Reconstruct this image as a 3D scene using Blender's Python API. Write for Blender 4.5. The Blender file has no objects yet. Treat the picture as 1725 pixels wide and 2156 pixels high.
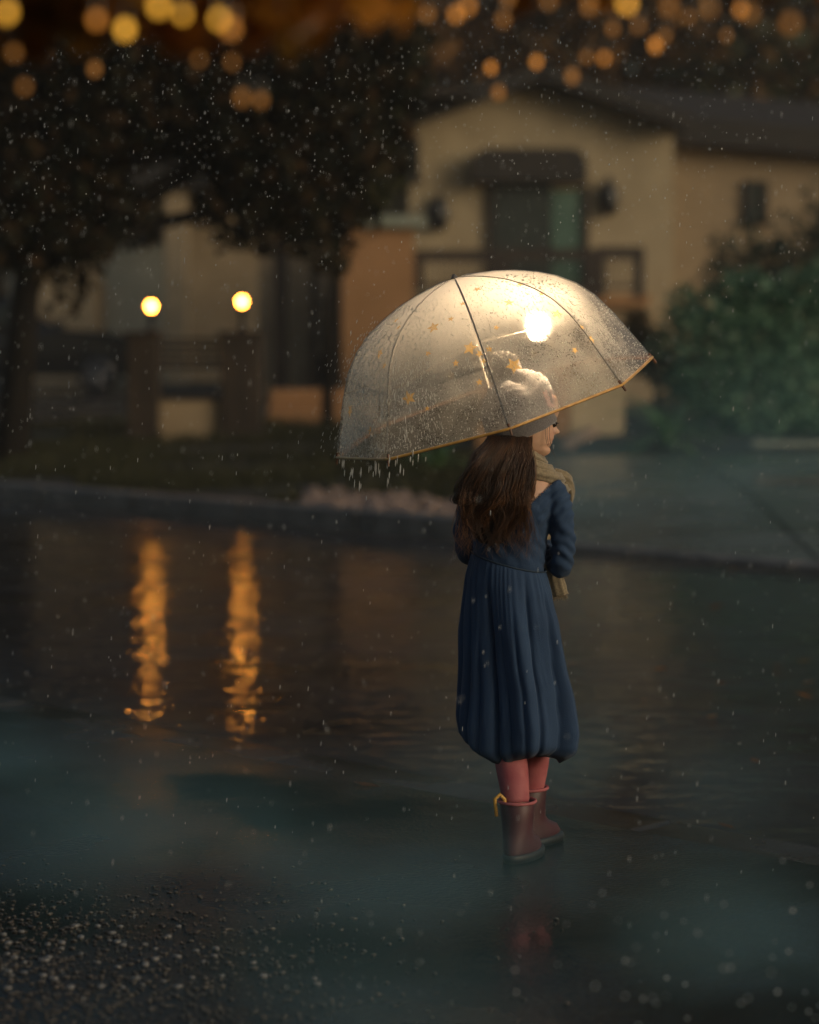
import bpy, bmesh, math, random
import numpy as np
from mathutils import Vector, Matrix, noise
from mathutils.bvhtree import BVHTree

random.seed(7); RNG = np.random.default_rng(7)
scene = bpy.context.scene
COL = scene.collection
R = math.radians

# ------------------------------------------------------------------ camera
CAMZ = 1.3
FPX, CX, HY = 5090.0, 862.5, 695.0         # focal length, centre column, horizon row of a 1725 x 2156 frame
cam = bpy.data.cameras.new('camera'); cam_o = bpy.data.objects.new('camera', cam); COL.objects.link(cam_o)
cam_o.location = (0, 0, CAMZ); cam_o.rotation_euler = (R(90), 0, 0)
cam.sensor_fit = 'VERTICAL'; cam.sensor_height = 36; cam.sensor_width = 28.8; cam.lens = 85
cam.shift_y = -(1078 - HY) / 2156
cam.clip_start = 0.05; cam.clip_end = 600
cam.dof.use_dof = True; cam.dof.focus_distance = 5.55; cam.dof.aperture_fstop = 2.1
scene.camera = cam_o

# ------------------------------------------------------------------ world, sun, exposure
SUN_EL, SUN_AZ = R(14), R(125)             # low veiled sun behind the camera, to the right
w = bpy.data.worlds.new('World'); scene.world = w; w.use_nodes = True
wn = w.node_tree; bg = wn.nodes['Background']
sky = wn.nodes.new('ShaderNodeTexSky'); sky.sky_type = 'NISHITA'; sky.sun_disc = False
sky.sun_elevation = SUN_EL; sky.sun_rotation = SUN_AZ
sky.air_density = 1.3; sky.dust_density = 6.0; sky.ozone_density = 2.2
wn.links.new(sky.outputs[0], bg.inputs[0]); bg.inputs[1].default_value = 0.12
sun = bpy.data.lights.new('sun', 'SUN'); sun.energy = 0.9; sun.angle = R(25); sun.color = (1.0, 0.9, 0.76)
sun_o = bpy.data.objects.new('sun', sun); COL.objects.link(sun_o)
sdir = Vector((math.sin(SUN_AZ) * math.cos(SUN_EL), math.cos(SUN_AZ) * math.cos(SUN_EL), math.sin(SUN_EL)))
sun_o.rotation_euler = sdir.to_track_quat('Z', 'Y').to_euler(); sun_o.location = sdir * 40
vs = scene.view_settings
scene.display_settings.display_device = 'sRGB'
vs.view_transform = 'Standard'; vs.look = 'None'; vs.gamma = 1; vs.use_curve_mapping = False
vs.exposure = -0.35
cy = scene.cycles
cy.use_denoising = True; cy.max_bounces = 10; cy.transparent_max_bounces = 24; cy.transmission_bounces = 8
cy.volume_bounces = 1; cy.caustics_reflective = False; cy.caustics_refractive = False
cy.sample_clamp_indirect = 6; cy.volume_step_rate = 2; cy.volume_max_steps = 128

# ------------------------------------------------------------------ helpers
def P(px, py, d):                          # a point that shows at (px, py) at d metres from the camera
    return Vector(((px - CX) * d / FPX, d, CAMZ - (py - HY) * d / FPX))

def tag(o, label=None, cat=None, group=None, kind=None):
    if label: o['label'] = label
    if cat: o['category'] = cat
    if group: o['group'] = group
    if kind: o['kind'] = kind
    return o

def empty(name, loc, label=None, cat=None, group=None):
    o = bpy.data.objects.new(name, None); COL.objects.link(o); o.location = loc
    o.empty_display_size = 0.1
    return tag(o, label, cat, group)

def link(name, me, mat, parent=None, smooth=False):
    if smooth: me.polygons.foreach_set('use_smooth', [True] * len(me.polygons))
    if mat and not me.materials: me.materials.append(mat)
    o = bpy.data.objects.new(name, me); COL.objects.link(o)
    if parent:
        o.parent = parent
        o.matrix_parent_inverse = Matrix.Translation(-Vector(parent.location))
    return o

def quads_mesh(name, v):                    # v: (N,4,3) array of separate quads
    n = len(v); me = bpy.data.meshes.new(name)
    me.vertices.add(n * 4); me.vertices.foreach_set('co', np.asarray(v, dtype=np.float32).ravel())
    me.loops.add(n * 4); me.loops.foreach_set('vertex_index', np.arange(n * 4, dtype=np.int32))
    me.polygons.add(n); me.polygons.foreach_set('loop_start', np.arange(0, n * 4, 4, dtype=np.int32))
    me.update(calc_edges=True); me.validate(); return me

class MB:
    def __init__(s): s.v = []; s.f = []
    def add(s, vs_, fs_):
        b = len(s.v); s.v += [tuple(p) for p in vs_]; s.f += [tuple(i + b for i in q) for q in fs_]; return s
    def box(s, c, size, rz=0.0, rx=0.0, ry=0.0, bev=0.0):
        x, y, z = [a / 2 for a in size]
        M = Matrix.Rotation(rz, 3, 'Z') @ Matrix.Rotation(ry, 3, 'Y') @ Matrix.Rotation(rx, 3, 'X'); c = Vector(c)
        if bev <= 0:
            pts = [(-x,-y,-z),(x,-y,-z),(x,y,-z),(-x,y,-z),(-x,-y,z),(x,-y,z),(x,y,z),(-x,y,z)]
            fs = [(0,3,2,1),(4,5,6,7),(0,1,5,4),(1,2,6,5),(2,3,7,6),(3,0,4,7)]
        else:
            bm = bmesh.new(); bmesh.ops.create_cube(bm, size=1)
            for q in bm.verts: q.co = Vector((q.co.x * size[0], q.co.y * size[1], q.co.z * size[2]))
            bmesh.ops.bevel(bm, geom=bm.edges[:], offset=bev, segments=1, affect='EDGES')
            bm.verts.index_update()
            pts = [q.co.copy() for q in bm.verts]; fs = [[q.index for q in f.verts] for f in bm.faces]; bm.free()
        return s.add([c + M @ Vector(p) for p in pts], fs)
    def loft(s, rings, cap=True, closed=False):
        n = len(rings[0]); m = len(rings); vv = [p for r in rings for p in r]; ff = []
        for i in range(m if closed else m - 1):
            a, b = i * n, ((i + 1) % m) * n
            for j in range(n):
                k = (j + 1) % n; ff.append((a + j, a + k, b + k, b + j))
        if cap and not closed:
            ff.append(tuple(reversed(range(n)))); ff.append(tuple((m - 1) * n + j for j in range(n)))
        return s.add(vv, ff)
    def tube(s, path, rad, seg=8, cap=True, closed=False, flat=1.0):
        path = [Vector(p) for p in path]; m = len(path)
        if not hasattr(rad, '__len__'): rad = [rad] * m
        up = None; rings = []
        for i, p in enumerate(path):
            if closed: t = path[(i + 1) % m] - path[i - 1]
            else: t = path[min(i + 1, m - 1)] - path[max(i - 1, 0)]
            t.normalize()
            if up is None:
                up = Vector((0, 0, 1)) if abs(t.z) < 0.9 else Vector((1, 0, 0))
            a = t.cross(up)
            if a.length < 1e-5: a = t.orthogonal()
            a.normalize(); b = a.cross(t); up = b
            rings.append([p + (a * math.cos(2 * math.pi * j / seg) + b * (math.sin(2 * math.pi * j / seg) * flat)) * rad[i] for j in range(seg)])
        return s.loft(rings, cap, closed)
    def ell(s, c, r, nu=12, nv=8, M=None):
        c = Vector(c); rings = []
        for i in range(nv + 1):
            ph = math.pi * (i + 0.02 * (1 if i == 0 else -1 if i == nv else 0)) / nv
            ring = []
            for j in range(nu):
                th = 2 * math.pi * j / nu
                q = Vector((r[0] * math.sin(ph) * math.cos(th), r[1] * math.sin(ph) * math.sin(th), -r[2] * math.cos(ph)))
                ring.append(c + (M @ q if M else q))
            rings.append(ring)
        return s.loft(rings, True)
    def prism(s, pts, y0, y1):              # outline in x-z extruded along y
        n = len(pts)
        return s.add([(x, y0, z) for x, z in pts] + [(x, y1, z) for x, z in pts],
                     [tuple(range(n)), tuple(reversed(range(n, 2 * n)))] + [(i, i + n, (i + 1) % n + n, (i + 1) % n) for i in range(n)])
    def slab(s, pts, z0, z1):               # outline in x-y extruded along z
        n = len(pts)
        return s.add([(x, y, z0) for x, y in pts] + [(x, y, z1) for x, y in pts],
                     [tuple(reversed(range(n))), tuple(range(n, 2 * n))] + [(i, (i + 1) % n, (i + 1) % n + n, i + n) for i in range(n)])
    def mesh(s, name):
        me = bpy.data.meshes.new(name); me.from_pydata(s.v, [], s.f); me.update(); return me
    def build(s, name, mat, parent=None, smooth=False):
        me = s.mesh(name)
        bm = bmesh.new(); bm.from_mesh(me); bmesh.ops.recalc_face_normals(bm, faces=bm.faces[:]); bm.to_mesh(me); bm.free()
        return link(name, me, mat, parent, smooth)

# ------------------------------------------------------------------ materials
def nodes(name):
    m = bpy.data.materials.new(name); m.use_nodes = True; nt = m.node_tree
    return m, nt, nt.nodes['Principled BSDF'], nt.nodes['Material Output']

def pbr(name, c1, c2=None, rough=0.6, scale=8.0, bump=0.0, bscale=40.0, rough2=None, metal=0.0, detail=4.0, stretch=None, spec=0.5, sheen=0.0):
    m, nt, b, out = nodes(name)
    tc = nt.nodes.new('ShaderNodeTexCoord'); src = tc.outputs['Object']
    if stretch:
        mp = nt.nodes.new('ShaderNodeMapping'); mp.inputs['Scale'].default_value = stretch
        nt.links.new(src, mp.inputs[0]); src = mp.outputs[0]
    b.inputs['Roughness'].default_value = rough; b.inputs['Metallic'].default_value = metal
    b.inputs['Specular IOR Level'].default_value = spec
    if sheen: b.inputs['Sheen Weight'].default_value = sheen
    if c2 is None: b.inputs['Base Color'].default_value = (*c1, 1)
    if c2 is not None or rough2 is not None:
        n = nt.nodes.new('ShaderNodeTexNoise'); n.inputs['Scale'].default_value = scale; n.inputs['Detail'].default_value = detail
        nt.links.new(src, n.inputs['Vector'])
        if c2 is not None:
            r = nt.nodes.new('ShaderNodeValToRGB'); r.color_ramp.elements[0].position = 0.32; r.color_ramp.elements[1].position = 0.68
            r.color_ramp.elements[0].color = (*c1, 1); r.color_ramp.elements[1].color = (*c2, 1)
            nt.links.new(n.outputs[0], r.inputs[0]); nt.links.new(r.outputs[0], b.inputs['Base Color'])
        if rough2 is not None:
            mr = nt.nodes.new('ShaderNodeMapRange'); mr.inputs[1].default_value = 0.35; mr.inputs[2].default_value = 0.65
            mr.inputs[3].default_value = rough; mr.inputs[4].default_value = rough2
            nt.links.new(n.outputs[0], mr.inputs[0]); nt.links.new(mr.outputs[0], b.inputs['Roughness'])
    if bump:
        n2 = nt.nodes.new('ShaderNodeTexNoise'); n2.inputs['Scale'].default_value = bscale; n2.inputs['Detail'].default_value = 3
        nt.links.new(src, n2.inputs['Vector'])
        bp = nt.nodes.new('ShaderNodeBump'); bp.inputs['Strength'].default_value = 1.0; bp.inputs['Distance'].default_value = bump
        nt.links.new(n2.outputs[0], bp.inputs['Height']); nt.links.new(bp.outputs[0], b.inputs['Normal'])
    return m

def emit(name, col, s):
    m, nt, b, out = nodes(name)
    e = nt.nodes.new('ShaderNodeEmission'); e.inputs[0].default_value = (*col, 1); e.inputs[1].default_value = s
    nt.links.new(e.outputs[0], out.inputs[0]); nt.nodes.remove(b); return m

def leafmat(name, cols, rough=0.45, trans=0.35, spec=0.25):
    m, nt, b, out = nodes(name); b.inputs['Specular IOR Level'].default_value = spec
    g = nt.nodes.new('ShaderNodeNewGeometry'); r = nt.nodes.new('ShaderNodeValToRGB'); r.color_ramp.interpolation = 'LINEAR'
    el = r.color_ramp.elements
    while len(el) < len(cols): el.new(0.5)
    for i, c in enumerate(cols): el[i].position = i / (len(cols) - 1); el[i].color = (*c, 1)
    nt.links.new(g.outputs['Random Per Island'], r.inputs[0])
    nt.links.new(r.outputs[0], b.inputs['Base Color']); b.inputs['Roughness'].default_value = rough
    t = nt.nodes.new('ShaderNodeBsdfTranslucent'); nt.links.new(r.outputs[0], t.inputs[0])
    mx = nt.nodes.new('ShaderNodeMixShader'); mx.inputs[0].default_value = trans
    nt.links.new(b.outputs[0], mx.inputs[1]); nt.links.new(t.outputs[0], mx.inputs[2]); nt.links.new(mx.outputs[0], out.inputs[0])
    return m

def wetmat(name, c1, c2, r1, r2, waves, wscale, fine, fscale, puddle=1.2, coat=None):
    m, nt, b, out = nodes(name)
    tc = nt.nodes.new('ShaderNodeTexCoord'); src = tc.outputs['Object']
    def nz(sc, det=3): 
        n = nt.nodes.new('ShaderNodeTexNoise'); n.inputs['Scale'].default_value = sc; n.inputs['Detail'].default_value = det
        nt.links.new(src, n.inputs['Vector']); return n
    n = nz(puddle, 5)
    r = nt.nodes.new('ShaderNodeValToRGB'); r.color_ramp.elements[0].position = 0.35; r.color_ramp.elements[1].position = 0.7
    r.color_ramp.elements[0].color = (*c1, 1); r.color_ramp.elements[1].color = (*c2, 1)
    nt.links.new(n.outputs[0], r.inputs[0])
    g = nz(190, 2); mm = nt.nodes.new('ShaderNodeMixRGB'); mm.blend_type = 'MULTIPLY'; mm.inputs[0].default_value = 0.6
    nt.links.new(r.outputs[0], mm.inputs[1]); nt.links.new(g.outputs[0], mm.inputs[2]); nt.links.new(mm.outputs[0], b.inputs['Base Color'])
    mr = nt.nodes.new('ShaderNodeMapRange'); mr.inputs[1].default_value = 0.36; mr.inputs[2].default_value = 0.64
    mr.inputs[3].default_value = r1; mr.inputs[4].default_value = r2
    nt.links.new(n.outputs[0], mr.inputs[0]); nt.links.new(mr.outputs[0], b.inputs['Roughness'])
    b.inputs['IOR'].default_value = 1.36
    if coat: b.inputs['Coat Weight'].default_value = coat[0]; b.inputs['Coat Roughness'].default_value = coat[1]; b.inputs['Coat IOR'].default_value = 1.33
    wv = nz(wscale, 2); b1 = nt.nodes.new('ShaderNodeBump'); b1.inputs['Distance'].default_value = waves
    nt.links.new(wv.outputs[0], b1.inputs['Height'])
    fn = nz(fscale, 2); b2 = nt.nodes.new('ShaderNodeBump'); 
    ds = nt.nodes.new('ShaderNodeMapRange'); ds.inputs[1].default_value = 0.4; ds.inputs[2].default_value = 0.6; ds.inputs[3].default_value = 0.1; ds.inputs[4].default_value = 1.0
    nt.links.new(n.outputs[0], ds.inputs[0]); nt.links.new(ds.outputs[0], b2.inputs['Strength'])
    b2.inputs['Distance'].default_value = fine
    nt.links.new(fn.outputs[0], b2.inputs['Height']); nt.links.new(b1.outputs[0], b2.inputs['Normal']); nt.links.new(b2.outputs[0], b.inputs['Normal'])
    if coat: nt.links.new(b1.outputs[0], b.inputs['Coat Normal'])
    return m

M = {}
M['road'] = wetmat('wet_asphalt', (.014,.010,.007), (.034,.024,.016), .26, .45, .0068, 9.5, .0040, 85, 1.2, (.8, .06))
M['pave'] = wetmat('wet_pavement', (.008,.011,.012), (.026,.028,.027), .05, .36, .005, 4.0, .004, 75, .9)
M['gutter'] = wetmat('wet_gutter_concrete', (.035,.028,.022), (.07,.058,.046), .12, .38, .004, 6, .002, 70, 2.2)
M['drive'] = wetmat('wet_driveway_concrete', (.13,.155,.135), (.23,.26,.225), .15, .35, .004, 4, .0015, 60, 1.1)
M['kerb'] = pbr('kerb_concrete', (.10,.09,.08), (.2,.18,.155), .35, 6, .003, 60, .6)
M['lawn'] = pbr('lawn_soil', (.016,.015,.010), (.036,.031,.02), .85, 3, .02, 30)
M['mulch'] = pbr('dark_mulch', (.008,.008,.008), (.028,.022,.018), .75, 20, .02, 40)
M['stone'] = pbr('pink_river_stone', (.22,.14,.10), (.42,.30,.23), .35, 7, .004, 40)
M['wall'] = pbr('tan_stucco', (.33,.26,.155), (.42,.335,.205), .85, 2.0, .006, 50)
M['wall2'] = pbr('amber_stucco', (.31,.16,.062), (.38,.20,.085), .8, 2.0, .006, 50)
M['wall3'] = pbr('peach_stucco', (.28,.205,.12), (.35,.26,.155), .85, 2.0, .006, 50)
M['wall4'] = pbr('pale_peach_stucco', (.50,.36,.20), (.60,.45,.27), .85, 2.0, .006, 50)
M['trim'] = pbr('brown_fascia', (.014,.011,.008), (.024,.018,.012), .7, 4)
M['roof'] = pbr('dark_roof_tile', (.016,.012,.009), (.03,.021,.015), .85, 5, .02, 14)
M['door'] = pbr('dark_green_door', (.022,.03,.026), (.035,.044,.038), .4, 6)
M['glass'] = pbr('teal_pane', (.07,.13,.105), (.10,.17,.135), .12, 3)
M['dglass'] = pbr('dark_pane', (.02,.03,.03), (.035,.045,.045), .08, 3)
M['coping'] = pbr('pale_green_coping', (.20,.22,.16), (.28,.29,.22), .6, 5)
M['garage'] = pbr('grey_panel_door', (.36,.35,.27), (.42,.40,.31), .55, 3)
M['wood'] = pbr('brown_stained_wood', (.022,.015,.010), (.045,.03,.019), .45, 9, .003, 30, stretch=(1, 1, .2))
M['wood2'] = pbr('dark_post_wood', (.02,.014,.010), (.045,.03,.02), .5, 9, .003, 30)
M['metal'] = pbr('black_iron', (.012,.012,.012), None, .4)
M['car'] = pbr('black_car_paint', (.010,.011,.014), None, .12)
M['rubber'] = pbr('tyre_rubber', (.014,.014,.014), None, .8)
M['rim'] = pbr('dull_alloy', (.16,.16,.17), None, .35, metal=.9)
M['bark'] = pbr('wet_bark', (.005,.0042,.0035), (.014,.011,.008), .8, 14, .02, 25, stretch=(1, 1, .25), spec=.15)
M['leaf_dark'] = leafmat('dark_leaf', [(.004,.006,.003), (.011,.013,.006), (.026,.02,.008), (.055,.03,.012)], .6, .2, .1)
M['leaf_olive'] = leafmat('olive_leaf', [(.02,.028,.010), (.05,.055,.018), (.07,.06,.02), (.03,.04,.012)], .5, .3)
M['leaf_shrub'] = leafmat('shrub_leaf', [(.015,.05,.03), (.035,.10,.055), (.24,.40,.25), (.07,.17,.11)], .3, .35)
M['leaf_hedge'] = leafmat('hedge_leaf', [(.01,.024,.018), (.02,.042,.03), (.028,.05,.034)], .5, .2)
M['leaf_strap'] = leafmat('strap_leaf', [(.08,.17,.07), (.14,.26,.11), (.2,.32,.16)], .3, .25)
M['leaf_autumn'] = leafmat('autumn_leaf', [(.10,.04,.006), (.38,.13,.015), (.55,.22,.02), (.22,.12,.02)], .4, .55)
M['grass'] = leafmat('grass_blade', [(.022,.024,.010), (.04,.042,.016), (.075,.065,.025)], .5, .3)
M['lampglow'] = emit('lamp_glass_glow', (1, .35, .042), 80)
M['bulbglow'] = emit('bulb_glass_glow', (1, .71, .42), 950)
M['fairy_o'] = emit('orange_fairy_glow', (1, .36, .06), 1.3); M['fairy_d'] = emit('dim_fairy_glow', (1, .40, .09), .55)
M['fairy_y'] = emit('yellow_fairy_glow', (1, .47, .05), 2.8)
M['skin'] = None

# ------------------------------------------------------------------ ground, road, pavement, kerbs
T = Vector((.704, -.710)); N = Vector((.710, .704))       # along the road, across it (away from the camera)
def st(s, t, z=0.0): p = N * s + T * t; return Vector((p.x, p.y, z))
S_NEAR, S_GUT, S_FAR = 4.55, 5.2, 11.2
def ground_z(x, y):
    s = N.x * x + N.y * y
    if s < S_FAR + .1: return -.5
    z = .06 + .032 * min(s - S_FAR, 5.5)
    if y > 30: z += .004 * (y - 30)
    return z
def sheet(name, s0, s1, t0, t1, z, mat, ns=1, ntt=1):
    mb = MB(); vs_ = []; fs_ = []
    for i in range(ns + 1):
        for j in range(ntt + 1): vs_.append(st(s0 + (s1 - s0) * i / ns, t0 + (t1 - t0) * j / ntt, z))
    for i in range(ns):
        for j in range(ntt):
            a = i * (ntt + 1) + j; fs_.append((a, a + 1, a + ntt + 2, a + ntt + 1))
    mb.add(vs_, fs_); return tag(mb.build(name, mat), kind='structure')
sheet('road', S_GUT - .02, S_FAR + .02, -70, 70, -.06, M['road'])
PZ = .08
mb = MB(); c_ = [st(-9, -70), st(-9, 70), st(S_NEAR - .01, 70), st(S_NEAR - .01, -70)]; mb.slab([(p.x, p.y) for p in c_], -.4, PZ); tag(mb.build('pavement', M['pave']), kind='structure')
# gutter of cast sections with joints
gut = tag(empty('near_gutter', st(S_NEAR, 0)), kind='structure')
for i in range(-14, 16):
    t0 = i * 1.5 + .3; c = st((S_NEAR + S_GUT) / 2 + .01, t0 + .75, -.125)
    MB().box(c, (1.485, S_GUT - S_NEAR - .02, .15), rz=math.atan2(T.y, T.x), rx=R(.6) , bev=.012).build('gutter_section', M['gutter'], gut)
kerb = tag(empty('far_kerb', st(S_FAR, 0)), kind='structure')
for i in range(-16, 10):
    t0 = i * 1.2 + .2
    if t0 > -10.2 and t0 < -10.2: continue
    h = .16 if t0 + .6 < -9.9 + 0 else .16
    mid = st(S_FAR + .08, t0 + .6)
    low = mid.x > .85                                     # dropped along the driveway
    h = .04 if low else .15
    MB().box((mid.x, mid.y, -.06 + h / 2 - .05), (1.19, .17, h + .1), rz=math.atan2(T.y, T.x), bev=.015).build('kerb_stone', M['kerb'], kerb)
# gutter pan in front of the far kerb
fg = tag(empty('far_gutter', st(S_FAR - .2, 0)), kind='structure')
for i in range(-8, 6):
    c = st(S_FAR - .2, i * 2.4 + .2 + 1.2, -.105)
    MB().box(c, (2.39, .38, .1), rz=math.atan2(T.y, T.x), bev=.01).build('gutter_section', M['gutter'], fg)
# drain outlet in the kerb face
dp = P(775, 1080, 1); kk = (S_FAR - .004) / (N.x * dp.x + N.y); dpos = Vector((dp.x * kk, kk, .02))
dr = empty('drain_outlet', dpos, 'round dark drain pipe opening in the far kerb left of the girl', 'drain')
ring = []
for j in range(20):
    a = 2 * math.pi * j / 20; q = T * (math.cos(a) * .05); ring.append(dpos + Vector((q.x, q.y, math.sin(a) * .05)))
MB().tube(ring, .011, 6, closed=True).build('rim', M['metal'], dr)
mb = MB(); mb.add([p + Vector((-.002 * N.x, -.002 * N.y, 0)) for p in ring], [tuple(range(20))]); mb.build('opening', M['metal'], dr)

# terrain beyond the kerb
xs = np.concatenate([np.linspace(-90, -12, 14), np.linspace(-11, 11, 56), np.linspace(12, 90, 14)])
vs_, fs_ = [], []
ss = [S_FAR + .16] + [S_FAR + .16 + k * .5 for k in range(1, 18)] + [S_FAR + 9 + k * 2 for k in range(1, 16)] + [60, 90, 160]
tt = np.concatenate([np.linspace(-120, -32, 12), np.linspace(-30, 14, 60), np.linspace(16, 90, 12)])
for s in ss:
    for t in tt:
        p = st(s, t); vs_.append((p.x, p.y, ground_z(p.x, p.y) + .015 * noise.noise((p.x * .8, p.y * .8, 0)) - (.22 if p.x > .62 and p.y < 20.3 else 0)))
for i in range(len(ss) - 1):
    for j in range(len(tt) - 1):
        a = i * len(tt) + j; fs_.append((a, a + 1, a + len(tt) + 1, a + len(tt)))
mb = MB(); mb.add(vs_, fs_); tag(mb.build('ground', M['lawn'], None, True), kind='structure')

# driveway slabs on the right
dv = tag(empty('driveway', (2, 17, 0)), kind='structure')
def kerb_y(x): return (S_FAR + .17 - N.x * x) / N.y
cols_ = [.72, 2.35, 4.1, 5.9, 7.8]
for i in range(4):
    x0, x1 = cols_[i] + .012, cols_[i + 1] - .012
    ys = [None, 16.6, 18.6, 20.6]
    for k in range(3):
        ya0 = kerb_y(x0) + .02 if k == 0 else ys[k] + .012
        ya1 = kerb_y(x1) + .02 if k == 0 else ys[k] + .012
        yb = ys[k + 1] - .012
        pts = [(x0, ya0), (x1, ya1), (x1, yb), (x0, yb)]
        zz = [ground_z(a, max(b, kerb_y(a) + .1)) for a, b in pts]
        if k == 0: zz[0] = zz[1] = -.06
        mb = MB(); mb.add([(a, b, q + .035) for (a, b), q in zip(pts, zz)] + [(a, b, q - .1) for (a, b), q in zip(pts, zz)],
                          [(0,1,2,3),(7,6,5,4),(0,4,5,1),(1,5,6,2),(2,6,7,3),(3,7,4,0)])
        mb.build('slab', M['drive'], dv)
# pale edging strips across the driveway on the right
ed = tag(empty('path_edging', P(1660, 1005, 20.8)), kind='structure')
for (xa, xb, y) in ((2.95, 6.5, 20.95), ):
    MB().box(((xa + xb) / 2, y, ground_z(xa, y) + .03), (xb - xa, .22, .14), bev=.015).build('edging_stone', M['coping'], ed)
for (a, b, wd) in ((P(1590, 1062, 17.6), P(1760, 1064, 17.5), .05),):
    a.z = ground_z(a.x, a.y) + .055; b.z = ground_z(b.x, b.y) + .055
    d = b - a; MB().box((a + b) / 2, (d.length, wd, .03), rz=math.atan2(d.y, d.x), ry=-math.asin(d.z / d.length), bev=.006).build('edging_strip', M['kerb'], ed)
# mulch bed under the shrubs
vs_, fs_ = [], []
for i in range(15):
    for j in range(15):
        x = .95 + i * .45; y = 20.5 + .25 * math.sin(i) * .3 + j * .5
        vs_.append((x, y, ground_z(x, y) + .05 + .10 * math.sin(math.pi * j / 14) + .03 * noise.noise((x * 3, y * 3, 1))))
for i in range(14):
    for j in range(14): fs_.append((i * 15 + j, (i + 1) * 15 + j, (i + 1) * 15 + j + 1, i * 15 + j + 1))
mb = MB(); mb.add(vs_, fs_); tag(mb.build('mulch_bed', M['mulch'], None, True), kind='structure')
# river stone border behind the kerb, left of the girl
rb = tag(empty('stone_border', st(S_FAR + .4, -11)), kind='structure')
sbase = []
for k in range(4):
    bm = bmesh.new(); bmesh.ops.create_icosphere(bm, subdivisions=1, radius=1)
    for q in bm.verts: q.co *= 1 + .28 * noise.noise(q.co * 1.3 + Vector((k * 9, 0, 0)))
    me = bpy.data.meshes.new('stone'); bm.to_mesh(me); bm.free(); me.materials.append(M['stone']); me.polygons.foreach_set('use_smooth', [True] * len(me.polygons)); sbase.append(me)
for i in range(150):
    x = random.uniform(-.75, .72); y = kerb_y(x) + .02 + random.random() ** 1.3 * 1.1
    r_ = random.uniform(.035, .085)
    o = bpy.data.objects.new('stone', sbase[i % 4]); COL.objects.link(o); o.parent = rb; o.matrix_parent_inverse = Matrix.Translation(-rb.location)
    o.location = (x, y, ground_z(x, y) + r_ * .28); o.scale = (r_, r_ * random.uniform(.7, 1.1), r_ * .6); o.rotation_euler = (random.uniform(-.3,.3), random.uniform(-.3,.3), random.uniform(0, 6))
# verge grass: uncountable blades
def blades(name, pts, h0, h1, wd, mat, lean=.5):
    n = len(pts); pts = np.array(pts); a = RNG.uniform(0, 2 * np.pi, n); h = RNG.uniform(h0, h1, n); l = RNG.uniform(0, lean, n) * h; b = RNG.uniform(0, 2 * np.pi, n)
    dx = np.stack([np.cos(a), np.sin(a), 0 * a], 1) * wd / 2; up = np.stack([np.cos(b) * l, np.sin(b) * l, h], 1)
    v = np.stack([pts - dx, pts + dx, pts + up + dx * .25, pts + up - dx * .25], 1); return link(name, quads_mesh(name, v), mat)
pts = []
while len(pts) < 26000:
    s = S_FAR + .3 + random.random() ** 1.2 * 7; t = random.uniform(-22, -7.0); p = st(s, t)
    if p.x > .75: continue
    if p.x > -.8 and p.y < kerb_y(p.x) + 1.0 and random.random() < .85: continue
    if noise.noise((p.x * .6, p.y * .6, 3)) < -.15: continue
    pts.append((p.x, p.y, ground_z(p.x, p.y) - .01))
tag(blades('verge_grass', pts, .03, .14, .012, M['grass']), 'short dark wet grass on the verge behind the far kerb', 'grass', kind='stuff')

# ------------------------------------------------------------------ plants
def leaves(n, lobes, size, flat=.0, shell=.55, aspect=.55, droop=.0):
    vol = np.array([l[1][0] * l[1][1] * l[1][2] for l in lobes]) ** .8; idx = RNG.choice(len(lobes), n, p=vol / vol.sum())
    C = np.array([l[0] for l in lobes], dtype=float)[idx]; Rr = np.array([l[1] for l in lobes], dtype=float)[idx]
    d = RNG.normal(size=(n, 3)); d /= np.linalg.norm(d, axis=1)[:, None]
    rad = shell + (1.08 - shell) * RNG.random(n) ** .8
    rad *= 1 + .22 * np.sin(d[:, 0] * 5 + idx) * np.cos(d[:, 2] * 6 + idx * 2)
    c = C + d * rad[:, None] * Rr
    a = RNG.normal(size=(n, 3)); a[:, 2] -= droop; a /= np.linalg.norm(a, axis=1)[:, None]
    b = np.cross(a, RNG.normal(size=(n, 3))); b /= np.linalg.norm(b, axis=1)[:, None]
    s = size * RNG.uniform(.6, 1.35, n)[:, None]
    return np.stack([c - a * s * .5, c + b * s * aspect * .5, c + a * s * .5, c - b * s * aspect * .5], 1)

def tree(name, base, lobes, n, size, leaf, trunk_r, label, cat='tree', group=None, top=None, fork=None):
    base = Vector(base); e = empty(name, base, label, cat, group)
    cen = sum((Vector(l[0]) for l in lobes), Vector()) / len(lobes)
    fk = Vector(fork) if fork else base.lerp(cen, .5) + Vector((0, 0, -.1))
    pts = [base - Vector((0, 0, .3)), base + Vector((0, 0, .15)), base.lerp(fk, .5) + Vector((random.uniform(-.05,.05), .03, 0)), fk]
    MB().tube(pts, [trunk_r * 1.35, trunk_r * 1.08, trunk_r * .95, trunk_r * .8], 10).build('trunk', M['bark'], e, True)
    for l in lobes:
        c = Vector(l[0]); m = fk.lerp(c, .5) + Vector((random.uniform(-.2,.2), random.uniform(-.2,.2), .1))
        MB().tube([fk - Vector((0,0,.05)), m, c, c + (c - m) * .5], [trunk_r * .55, trunk_r * .4, trunk_r * .22, trunk_r * .08], 7).build('branch', M['bark'], e, True)
    link('crown', quads_mesh('crown', leaves(n, lobes, size)), leaf, e)
    return e

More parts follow.
